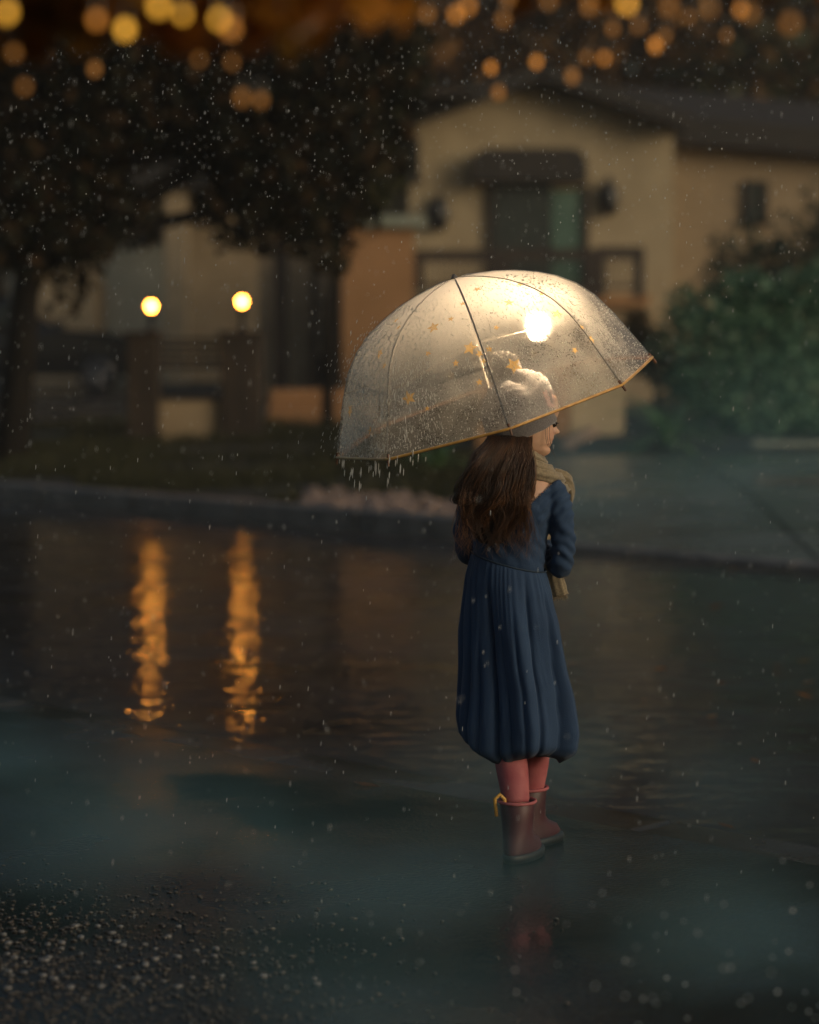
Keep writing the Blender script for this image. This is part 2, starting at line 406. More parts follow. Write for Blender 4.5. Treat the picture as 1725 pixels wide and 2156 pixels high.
gz = ground_z
tr = P(26, 900, 22.0)
b0 = Vector((tr.x, 22.0, gz(tr.x, 22.0)))
lob = [(P(80, 330, 22), (.98, 1.2, 1.2)), (P(320, 110, 22.5), (1.5, 1.4, 1.15)), (P(600, 260, 23), (.82, 1.2, 1.1)), (P(150, 80, 22), (1.5, 1.5, 1.3)),
       (P(500, 30, 22.5), (1.6, 1.5, 1.2)), (P(720, 170, 23), (.75, .9, 1.0)), (P(640, 420, 23), (.7, .8, .62)), (P(50, 440, 22), (.7, .8, .5)), (P(500, 440, 22.8), (.42, .8, .4))]
tree('broad_tree', b0, [(tuple(c), r) for c, r in lob], 21000, .16, M['leaf_dark'], .15, 'large dark tree with spreading crown and thick trunk at the left edge', fork=P(60, 560, 22))
lob = [(P(770, 330, 27), (.42, .5, .6)), (P(735, 250, 27), (.55, .6, .8)), (P(800, 120, 27), (.5, .6, .8)), (P(700, 400, 27), (.45, .5, .5))]
bx = P(690, 880, 27)
tree('olive_tree', (bx.x, 27, gz(bx.x, 27)), [(tuple(c), r) for c, r in lob], 5200, .13, M['leaf_olive'], .07, 'slim olive green tree left of the gabled house', fork=P(712, 520, 27))
# trees behind the houses, then an added shade tree out of view
M['leaf_gold'] = leafmat('golden_leaf', [(.10,.05,.014), (.24,.115,.028), (.34,.16,.035), (.16,.10,.03)], .5, .35)
far = [(-330, 56, 21, 5.2, 'leaf_dark', 'tall dark tree outside the left edge behind the far house'), (-20, 60, 23, 5.2, 'leaf_dark', 'tall dark tree behind the left edge of the far house'), (300, 62, 24, 5.4, 'leaf_gold', 'tall brown gold tree behind the far house with the column'),
       (640, 60, 23, 5.0, 'leaf_gold', 'tall brown gold tree in the gap between the two houses'), (960, 64, 24, 5.4, 'leaf_gold', 'tall brown gold tree rising behind the left roof slope'),
       (1290, 62, 24, 5.2, 'leaf_gold', 'tall brown gold tree rising behind the right roof slope'), (1600, 58, 22, 5.2, 'leaf_gold', 'tall brown gold tree behind the right eave of the house'), (1920, 56, 21, 5.2, 'leaf_olive', 'tall olive tree at the right edge behind the hedge')]
for px, d, zt, rr, mt, lab in far:
    x = P(px, 300, d).x
    lo = [((x + random.uniform(-.6,.6), d, zt - 3.4), (rr * .7, rr * .6, 3.4)), ((x - rr * .4, d - .6, zt - 8), (rr * .8, rr * .7, 3.6)), ((x + rr * .4, d - .3, zt - 8.6), (rr * .8, rr * .7, 3.7)), ((x - rr * .3, d - .8, zt - 13.5), (rr * .9, rr * .7, 3.4)), ((x + rr * .4, d - .8, zt - 15.5), (rr * .9, rr * .7, 3.4))]
    tree('background_tree', (x, d, gz(x, d)), lo, 6500, .62, M[mt], .35, lab, group='tall trees behind the houses', fork=(x, d, 4.0))
tree('unseen_shade_tree', (-5.2, 8.6, 0), [((-5.0, 8.8, 5.6), (2.2, 2.3, 1.7)), ((-3.6, 7.6, 4.7), (1.5, 1.6, 1.1)), ((-6.6, 9.0, 4.6), (1.7, 1.8, 1.2)), ((-4.2, 10.2, 4.9), (1.6, 1.5, 1.2)), ((-2.9, 5.4, 4.5), (1.5, 1.6, .9))], 9000, .16, M['leaf_dark'], .2, 'unseen dark tree added outside the left edge to shade the left side', fork=(-5.1, 8.6, 2.9))  # never in view, added to darken the left of the road

def shrub(name, base, lobes, n, size, leaf, label, aspect=.5):
    e = empty(name, base, label, 'shrub')
    for l in lobes:
        c = Vector(l[0]); MB().tube([Vector(base) + Vector((random.uniform(-.1,.1), random.uniform(-.1,.1), -.05)), Vector(base).lerp(c, .5) + Vector((random.uniform(-.06,.06), 0, .04)), c], [.02, .015, .008], 6).build('stem', M['bark'], e, True)
    link('foliage', quads_mesh('foliage', leaves(n, lobes, size, aspect=aspect, shell=.35)), leaf, e); return e
b = P(1540, 930, 22.6); b = (b.x, 22.6, gz(b.x, 22.6) + .08)
shrub('broadleaf_shrub', b, [(tuple(P(1500, 720, 22.5)), (.5, .5, .42)), (tuple(P(1610, 700, 22.8)), (.5, .5, .5)), (tuple(P(1580, 830, 22.2)), (.55, .45, .4)), (tuple(P(1470, 830, 22.3)), (.32, .35, .3)), (tuple(P(1690, 800, 22.6)), (.45, .5, .5)), (tuple(P(1440, 660, 22.9)), (.22, .3, .25)), (tuple(P(1560, 620, 22.9)), (.3, .4, .25)), (tuple(P(1720, 620, 22.9)), (.4, .4, .35)), (tuple(P(1660, 900, 22.1)), (.45, .35, .22))], 8500, .08, M['leaf_shrub'], 'large leafy green shrub in the planting bed on the right')
b = P(1640, 900, 28); b = (b.x, 28, gz(b.x, 28))
shrub('tall_hedge', b, [(tuple(P(1560, 610, 28)), (.55, .7, .75)), (tuple(P(1680, 600, 28)), (.7, .7, .85)), (tuple(P(1790, 560, 28)), (.7, .7, 1.0)), (tuple(P(1640, 780, 28)), (1.0, .7, .8))], 7000, .1, M['leaf_hedge'], 'tall dark hedge behind the large green shrub')
b = P(1400, 800, 25); b = (b.x, 25, gz(b.x, 25))
shrub('low_shrub', b, [(tuple(P(1370, 745, 25)), (.3, .35, .28)), (tuple(P(1430, 790, 25)), (.3, .35, .3)), (tuple(P(1340, 690, 25.2)), (.16, .3, .2))], 2600, .07, M['leaf_dark'], 'low dark shrub below the house railing, left of the large shrub')
# strap-leaved clump
def strap(base, n, L, label):
    e = empty('strap_leaf_plant', base, label, 'plant'); base = Vector(base)
    for i in range(n):
        a = 2 * math.pi * i / n + random.uniform(-.2,.2); ln = L * random.uniform(.75, 1.15); up = random.uniform(.35, 1.0)
        mb = MB(); rows = []
        side = Vector((-math.sin(a), math.cos(a), 0))
        for k in range(8):
            u = k / 7; out = ln * u * (.35 + .55 * u * (1.3 - up * .6)); z = ln * (1.35 * u * up - 1.15 * u * u * (.55 + .35 * (1 - up))) + .02
            c = base + Vector((math.cos(a) * out, math.sin(a) * out, z)); wd = .022 * (1 - u ** 3) + .002
            rows.append([c - side * wd, c + Vector((0, 0, -.006)), c + side * wd])
        vv = [p for r in rows for p in r]; ff = []
        for k in range(7):
            for j in range(2): ff.append((k * 3 + j, k * 3 + j + 1, k * 3 + j + 4, k * 3 + j + 3))
        mb.add(vv, ff); link('leaf', mb.mesh('leaf'), M['leaf_strap'], e, True)
    return e
b = P(1402, 965, 20.75); strap((b.x, 20.75, gz(b.x, 20.75) + .06), 42, .66, 'strap leaved green clump in dark mulch right of the girl')
b = P(1030, 905, 19.0); strap((b.x - .4, 19.4, gz(b.x - .4, 19.4)), 26, .4, 'yellow green strap leaved clump seen through the lower umbrella')
b = P(905, 905, 20.5); shrub('verge_shrub', (b.x, 20.5, gz(b.x, 20.5)), [(tuple(P(930, 880, 20.5)), (.22, .25, .16)), (tuple(P(870, 905, 20.5)), (.2, .2, .12)), (tuple(P(985, 870, 20.6)), (.16, .2, .14))], 1800, .06, M['grass'], 'low yellowish shrub seen through the lower left of the umbrella')

# ------------------------------------------------------------------ gabled house on the right
D = 36.0
def wx(px, d=D): return (px - CX) * d / FPX
def wz(py, d=D): return CAMZ - (py - HY) * d / FPX
H = empty('gabled_house', (wx(1130), D, gz(wx(1130), D)), 'tan stucco gabled house with raised porch and dark doorway', 'house')
zb = -.2
MB().prism([(wx(862), zb), (wx(1418), zb), (wx(1418), wz(268)), (wx(1140), wz(172)), (wx(862), wz(268))], D, D + 5).build('gable_wall', M['wall'], H)
MB().box(((wx(760) + wx(862)) / 2 - .01, D + 3.4, (wz(190) + zb) / 2), (wx(862) - wx(760), 5, wz(190) - zb)).build('side_wall', M['wall3'], H)
MB().box(((wx(1418) + wx(1950)) / 2 + .01, D + 3.1, (wz(280) + zb) / 2), (wx(1950) - wx(1418), 5, wz(280) - zb)).build('wing_wall', M['wall3'], H)  # shadow on the wing is put into its darker stucco colour
# roof slopes with fascia
def slope(ax, az, bx_, bz, y0, y1, th):
    d = Vector((bx_ - ax, 0, bz - az)); nrm = Vector((-d.z, 0, d.x)).normalized()
    if nrm.z < 0: nrm = -nrm
    o = nrm * th
    return MB().prism([(ax, az), (bx_, bz), (bx_ + o.x, bz + o.z), (ax + o.x, az + o.z)], y0, y1)
rf = slope(wx(1140), wz(170), wx(842), wz(276), D - .45, D + 5.2, .14).build('roof', M['roof'], H)
slope(wx(1140), wz(174), wx(842), wz(280), D - .60, D - .455, .22).build('fascia', M['trim'], rf)
rf2 = slope(wx(1141), wz(170), wx(1440), wz(276), D - .45, D + 5.2, .14).build('roof', M['roof'], H)
slope(wx(1141), wz(174), wx(1440), wz(280), D - .60, D - .455, .22).build('fascia', M['trim'], rf2)
MB().box((wx(1140.5), D + 2.3, wz(170) + .17), (.22, 5.8, .1), bev=.02).build('ridge_cap', M['trim'], H)
mb = MB(); x0, x1 = wx(1360), wx(1960)          # wing roof: plane rising away from the eave
mb.add([(x0, D + .25, wz(250)), (x1, D + .25, wz(300)), (x1, D + 6, wz(300) + 1.1), (x0, D + 6, wz(250) + 1.1),
        (x0, D + .25, wz(250) - .12), (x1, D + .25, wz(300) - .12), (x1, D + 6, wz(300) + .9), (x0, D + 6, wz(250) + .9)],
       [(0,1,2,3),(7,6,5,4),(0,4,5,1),(1,5,6,2),(2,6,7,3),(3,7,4,0)])
rf3 = mb.build('wing_roof', M['roof'], H)
dz_ = wz(300) - wz(250); ln = math.hypot(x1 - x0, dz_)
MB().box(((x0 + x1) / 2, D + .2, (wz(250) + wz(300)) / 2 - .1), (ln, .09, .40), ry=-math.atan2(dz_, x1 - x0)).build('fascia', M['trim'], rf3)
MB().box((wx(850), D + .7, wz(215)), (2.0, 5, .12)).build('side_roof', M['roof'], H)
# doorway with hood, door leaves, pane
hood = [(wx(992), wz(385)), (wx(992), wz(345)), (wx(1004), wz(326)), (wx(1024), wz(316)), (wx(1204), wz(316)), (wx(1222), wz(326)), (wx(1232), wz(345)), (wx(1232), wz(385))]
MB().prism(hood, D - .42, D - .003).build('door_hood', M['trim'], H)
fr = MB(); zd = wz(612)

for px in (1036, 1232): MB().box((wx(px), D - .05, (wz(390) + zd) / 2), (.1, .1, wz(390) - zd)).build('door_jamb', M['trim'], H)
dl = MB().box(((wx(1042) + wx(1160)) / 2, D - .03, (wz(388) + zd) / 2), (wx(1160) - wx(1042), .06, wz(388) - zd)).build('door', M['door'], H)
for k in range(3): MB().box(((wx(1042) + wx(1160)) / 2, D - .065, wz(430 + k * 60)), (.5, .012, .3), bev=.004).build('door_panel', M['door'], dl)
MB().ell((wx(1152), D - .09, wz(520)), (.03, .03, .03)).build('handle', M['metal'], dl)
sl = MB().box(((wx(1162) + wx(1225)) / 2, D - .028, (wz(400) + zd) / 2), (wx(1225) - wx(1162), .05, wz(400) - zd)).build('side_pane', M['glass'], H)
# oval wall lanterns (unlit)
for px, py in ((925, 452), (1281, 420)):
    L_ = MB().ell((wx(px), D - .13, wz(py)), (.15, .11, .26), 12, 8).build('wall_lantern', M['metal'], H, True)
    MB().box((wx(px), D - .05, wz(py) + .1), (.06, .1, .05)).build('bracket', M['metal'], L_)
    MB().tube([(wx(px), D - .13, wz(py) + .24), (wx(px), D - .13, wz(py) + .36)], [.06, .01], 8).build('finial', M['metal'], L_)
def window(x0p, x1p, y0p, y1p, d, par, glass='dglass'):
    xm, zm = (wx(x0p, d) + wx(x1p, d)) / 2, (wz(y0p, d) + wz(y1p, d)) / 2; ww, hh = wx(x1p, d) - wx(x0p, d), wz(y0p, d) - wz(y1p, d)
    o = MB().box((xm, d - .02, zm), (ww, .05, hh)).build('window', M[glass], par)
    f = MB()
    for s_ in (-1, 1): f.box((xm + s_ * ww / 2, d - .04, zm), (.06, .1, hh + .06)); f.box((xm, d - .041, zm + s_ * hh / 2), (ww - .06, .1, .06))
    f.box((xm, d - .045, zm), (ww - .06, .03, .03)); f.build('frame', M['trim'], o)
    MB().box((xm, d - .08, zm - hh / 2 - .06), (ww + .16, .16, .06)).build('sill', M['trim'], o)
    return o
window(832, 880, 295, 372, D - .003, H); window(1570, 1612, 385, 460, D + .6, H)
# porch deck, railing, stairs
zdk = wz(622); yd = D - 1.7
MB().box(((wx(850) + wx(1345)) / 2, D - .86, zdk - .09), (wx(1345) - wx(850), 1.7, .18)).build('porch_deck', M['wall2'], H)
MB().box(((wx(850) + wx(1345)) / 2, D - .8, (zdk - .18 + zb) / 2), (wx(1345) - wx(850) - .1, 1.5, zdk - .18 - zb)).build('porch_base', M['wall3'], H)
def railing(x0, x1, y, z0, h, par):
    e = MB(); e.box(((x0 + x1) / 2, y, z0 + h), (x1 - x0, .09, .17)); o = e.build('top_rail', M['wood2'], par)
    MB().box(((x0 + x1) / 2, y, z0 + .1), (x1 - x0, .06, .06)).build('bottom_rail', M['wood2'], par)
    for x in (x0 + .06, x1 - .06): MB().box((x, y - .002, z0 + h / 2), (.13, .11, h + .1)).build('rail_post', M['wood2'], par)
    n = int((x1 - x0) / .16)
    for k in range(1, n): MB().box((x0 + (x1 - x0) * k / n, y, z0 + h / 2 + .04), (.025, .03, h - .16)).build('baluster', M['wood2'], par)
railing(wx(872), wx(1042), yd, zdk, wz(546) - zdk, H); railing(wx(1044), wx(1234), yd + .004, zdk, wz(544) - zdk, H); railing(wx(1236), wx(1332), yd, zdk, wz(540) - zdk, H)
ST = empty('entrance_stairs', (wx(930), 31.5, gz(wx(930), 31.5)), 'broad entrance stairs rising to the porch, seen through the umbrella', 'stairs')
nst = 8; z0 = gz(0, 31)
for k in range(nst):
    zt = z0 + (zdk - .02 - z0) * (k + 1) / nst; y0 = 31.6 + k * .33
    MB().box((wx(985, 33), y0 + .165 + .1, zt - .2), (2.2, .42, .4)).build('riser', M['wood'], ST)
    MB().box((wx(985, 33), y0 + .16, zt + .02), (2.26, .4, .04), bev=.008).build('step', M['coping'], ST)
# amber side wing with coping
W2 = empty('porch_side_wing', (wx(800, 33), 33, .3), 'amber stucco wing wall with pale coping left of the porch', 'wall')
MB().box((wx(797, 33), 33.6, (wz(480, 33) + zb) / 2), (wx(872, 33) - wx(722, 33), 1.4, wz(480, 33) - zb)).build('wall', M['wall2'], W2)
MB().box((wx(815, 33), 33.55, wz(468, 33)), (wx(898, 33) - wx(736, 33), 1.6, wz(455, 33) - wz(481, 33)), bev=.02).build('coping', M['coping'], W2)
# entry porch left of it
E_ = empty('side_entry', (wx(640, 34), 34, .3), 'recessed side entry with dark posts and framed gate left of the porch wing', 'entry')
MB().box((wx(640, 35), 35.1, (wz(430, 35) + zb) / 2), (wx(730, 35) - wx(540, 35), .2, wz(430, 35) - zb)).build('back_wall', M['wall3'], E_)
for px, wd in ((592, .2),): MB().box((wx(px, 34), 34, (wz(500, 34) + zb) / 2), (wd, .2, wz(500, 34) - zb)).build('post', M['wood2'], E_)
for px in (662, 708): MB().box((wx(px, 34.2), 34.2, (wz(560, 34) + zb) / 2), (.11, .1, wz(560, 34) - zb)).build('gate_post', M['wood2'], E_)
MB().box((wx(685, 34.2), 34.2, wz(568, 34)), (.2, .09, .12)).build('lintel', M['wood2'], E_)
MB().box((wx(685, 34.2), 34.22, wz(780, 34)), (.2, .05, .42)).build('gate_panel', M['wood2'], E_)
MB().box((wx(685, 34.2), 34.21, wz(640, 34)), (.2, .05, .05)).build('cross_bar', M['wood2'], E_)
# low front steps, left yard
LS = empty('garden_steps', (wx(650, 28), 28, .25), 'low brown garden steps left of the umbrella', 'steps')
for k in range(3): MB().box((wx(655, 28), 28 + k * .35, gz(wx(655, 28), 28) + .06 + k * .12), (1.0, .4, .12), bev=.012).build('step', M['wall2'], LS)

# ------------------------------------------------------------------ far house on the left
D2 = 46.0
F = empty('far_house', (wx(260, D2), D2, .35), 'shadowed peach house with pale column and grey panel door on the left', 'house')
MB().box((wx(330, D2), D2 + 2.6, (wz(380, D2) + zb) / 2), (wx(600, D2) - wx(60, D2), 4, wz(380, D2) - zb)).build('wall', M['wall4'], F)
MB().box((wx(378, D2), D2 - .5, (wz(395, D2) + zb) / 2), (.42, .42, wz(395, D2) - zb), bev=.02).build('column', M['wall4'], F)
MB().box((wx(330, D2), D2 + .8, wz(375, D2)), (wx(640, D2) - wx(30, D2), 3.6, .25)).build('roof', M['roof'], F)
MB().box((wx(330, D2), D2 - 1.03, wz(377, D2)), (wx(640, D2) - wx(30, D2), .06, .34)).build('fascia', M['trim'], F)
gd = MB().box(((wx(212, D2) + wx(350, D2)) / 2, D2 + .57, (wz(505, D2) + .3) / 2), (wx(350, D2) - wx(212, D2), .06, wz(505, D2) - .3)).build('panel_door', M['garage'], F)
for k in range(4): MB().box(((wx(212, D2) + wx(350, D2)) / 2, D2 + .53, .75 + k * .5), (1.1, .02, .42), bev=.006).build('door_panel', M['garage'], gd)
window(275, 342, 470, 502, D2 + .55, F); 
MB().box(((wx(40, D2) + wx(200, D2)) / 2, D2 + .3, (wz(590, D2) + zb) / 2), (wx(200, D2) - wx(40, D2), .5, wz(590, D2) - zb)).build('front_wall', M['wall4'], F)

# ------------------------------------------------------------------ gate pillars, railing panel, lamps
DG = 24.2
def pillar(px, wd, label):
    x = wx(px, DG); zg = gz(x, DG); zt = wz(708, DG)
    e = empty('gate_pillar', (x, DG, zg), label, 'pillar', 'brown gate pillars')
    MB().box((x, DG, (zt + zg - .2) / 2), (wd, .34, zt - zg + .2), bev=.012).build('shaft', M['wood'], e)
    MB().box((x, DG, zt + .025), (wd + .06, .4, .05), bev=.012).build('cap', M['wood2'], e)
    MB().box((x, DG, zg + .06), (wd + .05, .39, .12), bev=.012).build('plinth', M['wood2'], e)
    return x, zt + .05
def pillar_lamp(x, z, zl, label):
    e = empty('pillar_lamp', (x, DG, z), label, 'lamp', 'lit globe lamps on the gate pillars')
    MB().tube([(x, DG, z), (x, DG, z + .02), (x, DG, z + .021), (x, DG, zl - .11)], [.07, .06, .025, .022], 10).build('stem', M['metal'], e, True)
    MB().tube([(x, DG, zl - .115), (x, DG, zl - .05)], [.03, .05], 12).build('holder', M['metal'], e, True)
    MB().ell((x, DG, zl), (.04, .04, .045), 18, 12).build('globe', M['lampglow'], e, True)
    MB().tube([(x, DG, zl + .05), (x, DG, zl + .075), (x, DG, zl + .1)], [.04, .02, .006], 10).build('finial', M['metal'], e, True)
xa, za = pillar(303, .31, 'brown gate pillar left, nearer the parked car, carrying a globe lamp')
pillar_lamp(xa + .075, za, wz(645, DG), 'glowing globe lamp on the left gate pillar nearer the parked car')
xb, zb2 = pillar(510, .40, 'brown gate pillar right, farther from the parked car, carrying a globe lamp')
pillar_lamp(xb, zb2, wz(635, DG), 'glowing globe lamp on the right gate pillar nearer the house')
G_ = empty('gate_panel', ((xa + xb) / 2, DG, .25), 'brown slatted panel over a low peach wall between the gate pillars', 'gate')
gx0, gx1 = xa + .157, xb - .202
for k in range(4): MB().box(((gx0 + gx1) / 2, DG, wz(716 + k * 14, DG)), (gx1 - gx0, .04, .04), bev=.005).build('slat', M['wood'], G_)
MB().box(((gx0 + gx1) / 2, DG, wz(772, DG)), (gx1 - gx0, .06, .05)).build('rail', M['wood2'], G_)
zlow = wz(842, DG); zg = gz(xa, DG)
MB().box(((gx0 + gx1) / 2, DG, (zlow + zg - .1) / 2), (gx1 - gx0, .14, zlow - zg + .1), bev=.01).build('low_wall', M['wall3'], G_)
MB().box(((gx0 + gx1) / 2, DG, zlow + .022), (gx1 - gx0, .2, .04)).build('wall_cap', M['wood2'], G_)

# low garden wall with corner post behind the girl's face
GW = empty('garden_wall', P(1185, 960, 22), 'yellow stucco garden wall with brown corner post behind the girl', 'wall')
x0 = wx(1180, 22); zg = gz(x0, 22)
MB().box((x0, 22, zg + .36), (.13, .16, .9), bev=.012).build('corner_post', M['wall2'], GW)
MB().box((x0 + .33, 22.2, zg + .27), (.52, .14, .7), rz=R(12), bev=.01).build('wall_panel', M['wall'], GW)
MB().box((x0 - .42, 22.05, zg + .27), (.7, .14, .7), bev=.01).build('wall_panel', M['wall2'], GW)
a, b = P(1190, 962, 20.9), P(1296, 915, 23.2); a.z = gz(a.x, a.y) + .08; b.z = gz(b.x, b.y) + .22
d = b - a; MB().box((a + b) / 2, (d.length, .1, .09), rz=math.atan2(d.y, d.x), ry=-math.asin(d.z / d.length), bev=.012).build('edging_beam', M['stone'], GW)

# ------------------------------------------------------------------ parked car (front facing right)
def car():
    d = 39.0; xw = wx(208, d); zg = gz(xw, d)
    e = empty('parked_car', (xw - 1.2, d, zg), 'dark parked car in the shade at the left, nose to the right', 'car')
    y0, y1 = d - .05, d + 1.65
    prof = [(-3.5, .45), (-3.55, .8), (-3.4, 1.0), (-3.2, 1.05), (-2.75, 1.45), (-1.4, 1.5), (-.75, 1.12), (-.55, 1.05), (.25, .98), (.55, .88), (.68, .72), (.7, .42), (.62, .28), (-3.4, .28)]
    rings = []
    for (yy, ins, up) in ((y0 + .06, .06, .93), (y0, 0, .88), (y0 + .02, .0, 1.0), ((y0 + y1) / 2, 0, 1.02), (y1 - .02, 0, 1.0), (y1 - .06, .06, .93)):
        rings.append([Vector((xw + px * (1 - ins * .1), yy + (.16 * max(0, pz - 1.0) / .5 if yy < d + .8 else -.16 * max(0, pz - 1.0) / .5), zg + (pz if pz < .9 else .9 + (pz - .9) * up))) for px, pz in prof])
    MB().loft(rings).build('body', M['car'], e)
    for pts in ([(-2.62, 1.1), (-2.42, 1.4), (-1.95, 1.42), (-1.95, 1.1)], [(-1.88, 1.1), (-1.88, 1.42), (-1.45, 1.41), (-.92, 1.12)]):
        mb = MB(); mb.prism([(xw + a_, zg + b_) for a_, b_ in pts], y0 + .02, y0 + .1); mb.build('side_window', M['dglass'], e)
    for wxp in (0, -2.65):
        c = Vector((xw + wxp, y0 - .02, zg + .33))
        rg = [[c + Vector((math.cos(2 * math.pi * j / 24) * r_, yy, math.sin(2 * math.pi * j / 24) * r_)) for j in range(24)] for r_, yy in ((.21, -.02), (.30, -.03), (.33, .02), (.33, .18), (.2, .2))]
        wl = MB().loft(rg).build('wheel', M['rubber'], e, True)
        mb = MB(); mb.tube([c + Vector((math.cos(2 * math.pi * j / 20) * .2, -.035, math.sin(2 * math.pi * j / 20) * .2)) for j in range(20)], .018, 6, closed=True)
        for k in range(5):
            a_ = 2 * math.pi * k / 5; mb.tube([c + Vector((0, -.03, 0)), c + Vector((math.cos(a_) * .2, -.035, math.sin(a_) * .2))], [.035, .022], 6)
        mb.build('rim', M['rim'], wl)
    MB().ell((xw + .56, y0 + .12, zg + .74), (.1, .14, .07)).build('headlight', M['rim'], e, True)
    MB().box((xw - .62, y0 - .07, zg + 1.12), (.16, .16, .11), bev=.03).build('wing_mirror', M['car'], e)
    MB().box((xw - 1.55, y0 - .012, zg + .86), (.2, .03, .035), bev=.008).build('door_handle', M['rim'], e)
    MB().box((xw + .66, d + .8, zg + .42), (.12, 1.6, .2), bev=.04).build('bumper', M['car'], e)
car()
# driveway strips under the car
ds_ = tag(empty('far_driveway', P(190, 880, 30)), kind='structure')
for k, (ya, yb2, xl, xr) in enumerate([(27.2, 28.6, -5.4, -3.35), (30.2, 31.4, -5.9, -3.6), (33.5, 41.5, -9.5, -3.9)]):
    pts = [(xl, ya), (xr, ya + .4), (xr - .3, yb2 + .4), (xl - .6, yb2)]
    mb = MB(); zz = [gz(a, b) for a, b in pts]
    mb.add([(a, b, q + .03) for (a, b), q in zip(pts, zz)] + [(a, b, q - .1) for (a, b), q in zip(pts, zz)], [(0,1,2,3),(7,6,5,4),(0,4,5,1),(1,5,6,2),(2,6,7,3),(3,7,4,0)])
    mb.build('slab', M['gutter'], ds_)

# ------------------------------------------------------------------ small autumn maple overhanging the top of the view
mt0 = Vector((-1.25, 2.75, 0))
mt0.z = PZ
MP = empty('autumn_maple', mt0, 'orange leaved maple whose branches overhang the top of the picture', 'tree')
MB().tube([mt0 - Vector((0,0,.2)), mt0 + Vector((.03, 0, .6)), mt0 + Vector((-.02, .03, 1.3)), mt0 + Vector((.12, 0, 1.75))], [.09, .07, .06, .05], 10).build('trunk', M['bark'], MP, True)
ends = []
for (px, py, d) in ((250, -60, 2.5), (620, -50, 2.6), (950, -110, 2.7), (1280, -70, 2.7), (1650, -80, 2.8), (80, 20, 2.45), (420, 40, 2.4)):
    e_ = P(px, py, d); st0 = mt0 + Vector((.12, 0, 1.72)); mid = st0.lerp(e_, .5) + Vector((0, 0, .14))
    MB().tube([st0, st0.lerp(mid, .5) + Vector((0, .02, .06)), mid, mid.lerp(e_, .5) + Vector((0, 0, .02)), e_], [.03, .022, .014, .008, .004], 6).build('branch', M['bark'], MP, True)
    ends.append(e_)
lob = [(tuple(e_ + Vector((0, 0, .05))), (.2, .16, .085)) for e_ in ends]
link('crown', quads_mesh('crown', leaves(2400, lob, .05, aspect=.8, shell=.1)), M['leaf_autumn'], MP)
lob2 = [((-1.1 + .45 * k, 2.7 + .1 * math.sin(k), 2.15 + .1 * math.cos(k * 2)), (.4, .4, .25)) for k in range(6)]
link('upper_crown', quads_mesh('crown', leaves(2600, lob2, .05, aspect=.8, shell=.1)), M['leaf_autumn'], MP)
# string lights threaded through it: every bulb hangs from one of two cords
def string_lights(pts, label):
    pts = [(P(px, py, d), k) for px, py, d, k in pts]
    e = empty('string_lights', pts[0][0], label, 'string lights')
    path = []
    for i, (p, k) in enumerate(pts):
        q = p + Vector((0, 0, .02)); path.append(q)
        if i + 1 < len(pts):
            q2 = pts[i + 1][0] + Vector((0, 0, .02)); path.append(q.lerp(q2, .5) - Vector((0, 0, .012)))
    MB().tube(path, .0012, 5).build('cord', M['metal'], e)
    for p, k in pts:
        s_ = MB().tube([p + Vector((0, 0, .02)), p + Vector((0, 0, .004))], .0028, 6).build('socket', M['metal'], e)
        kz = random.uniform(.75, 1.25); MB().ell(p, (.0042 * kz, .0042 * kz, .006 * kz), 8, 6).build('bulb', M['fairy_y'] if k else M[random.choice(('fairy_o', 'fairy_d', 'fairy_d'))], e, True)
string_lights([(15, 25, 2.15, 1), (30, 110, 2.45, 0), (52, 182, 2.5, 0), (130, 60, 2.5, 0), (200, 145, 2.75, 0), (300, 30, 2.4, 0), (335, 12, 2.12, 1), (385, 30, 2.2, 1), (395, 85, 2.5, 0), (420, 125, 2.5, 0),
               (462, 40, 2.12, 1), (490, 130, 2.55, 0), (510, 205, 2.5, 0), (550, 210, 2.6, 0), (590, 35, 2.6, 0), (655, 25, 2.5, 1), (735, 20, 2.5, 0), (820, 12, 2.7, 0)], 'string of small amber bulbs glowing in the upper left branches')
string_lights([(180 + random.uniform(-10, 10) + k * 27, random.uniform(-12, 80), random.uniform(2.15, 2.6), k % 7 == 3) for k in range(13)], 'second denser string of amber bulbs at the top left')
string_lights([(900 + k * 85, random.uniform(-15, 50), random.uniform(2.2, 2.7), 0) for k in range(10)], 'second string of amber bulbs along the top right')
string_lights([(960, 30, 2.6, 0), (1035, 142, 2.9, 0), (1050, 195, 2.85, 0), (1060, 40, 2.6, 0), (1130, 130, 2.8, 0), (1205, 160, 2.8, 0), (1240, 15, 2.6, 0), (1235, 120, 2.75, 0), (1272, 122, 2.7, 0), (1290, 60, 2.7, 0), (1320, 5, 2.2, 1), (1345, 55, 2.6, 0), (1400, 75, 2.7, 0),
               (1380, 95, 2.8, 0), (1450, 35, 2.65, 0), (1530, 75, 2.8, 0), (1560, 20, 2.6, 0)], 'string of small amber bulbs glowing in the upper right branches')

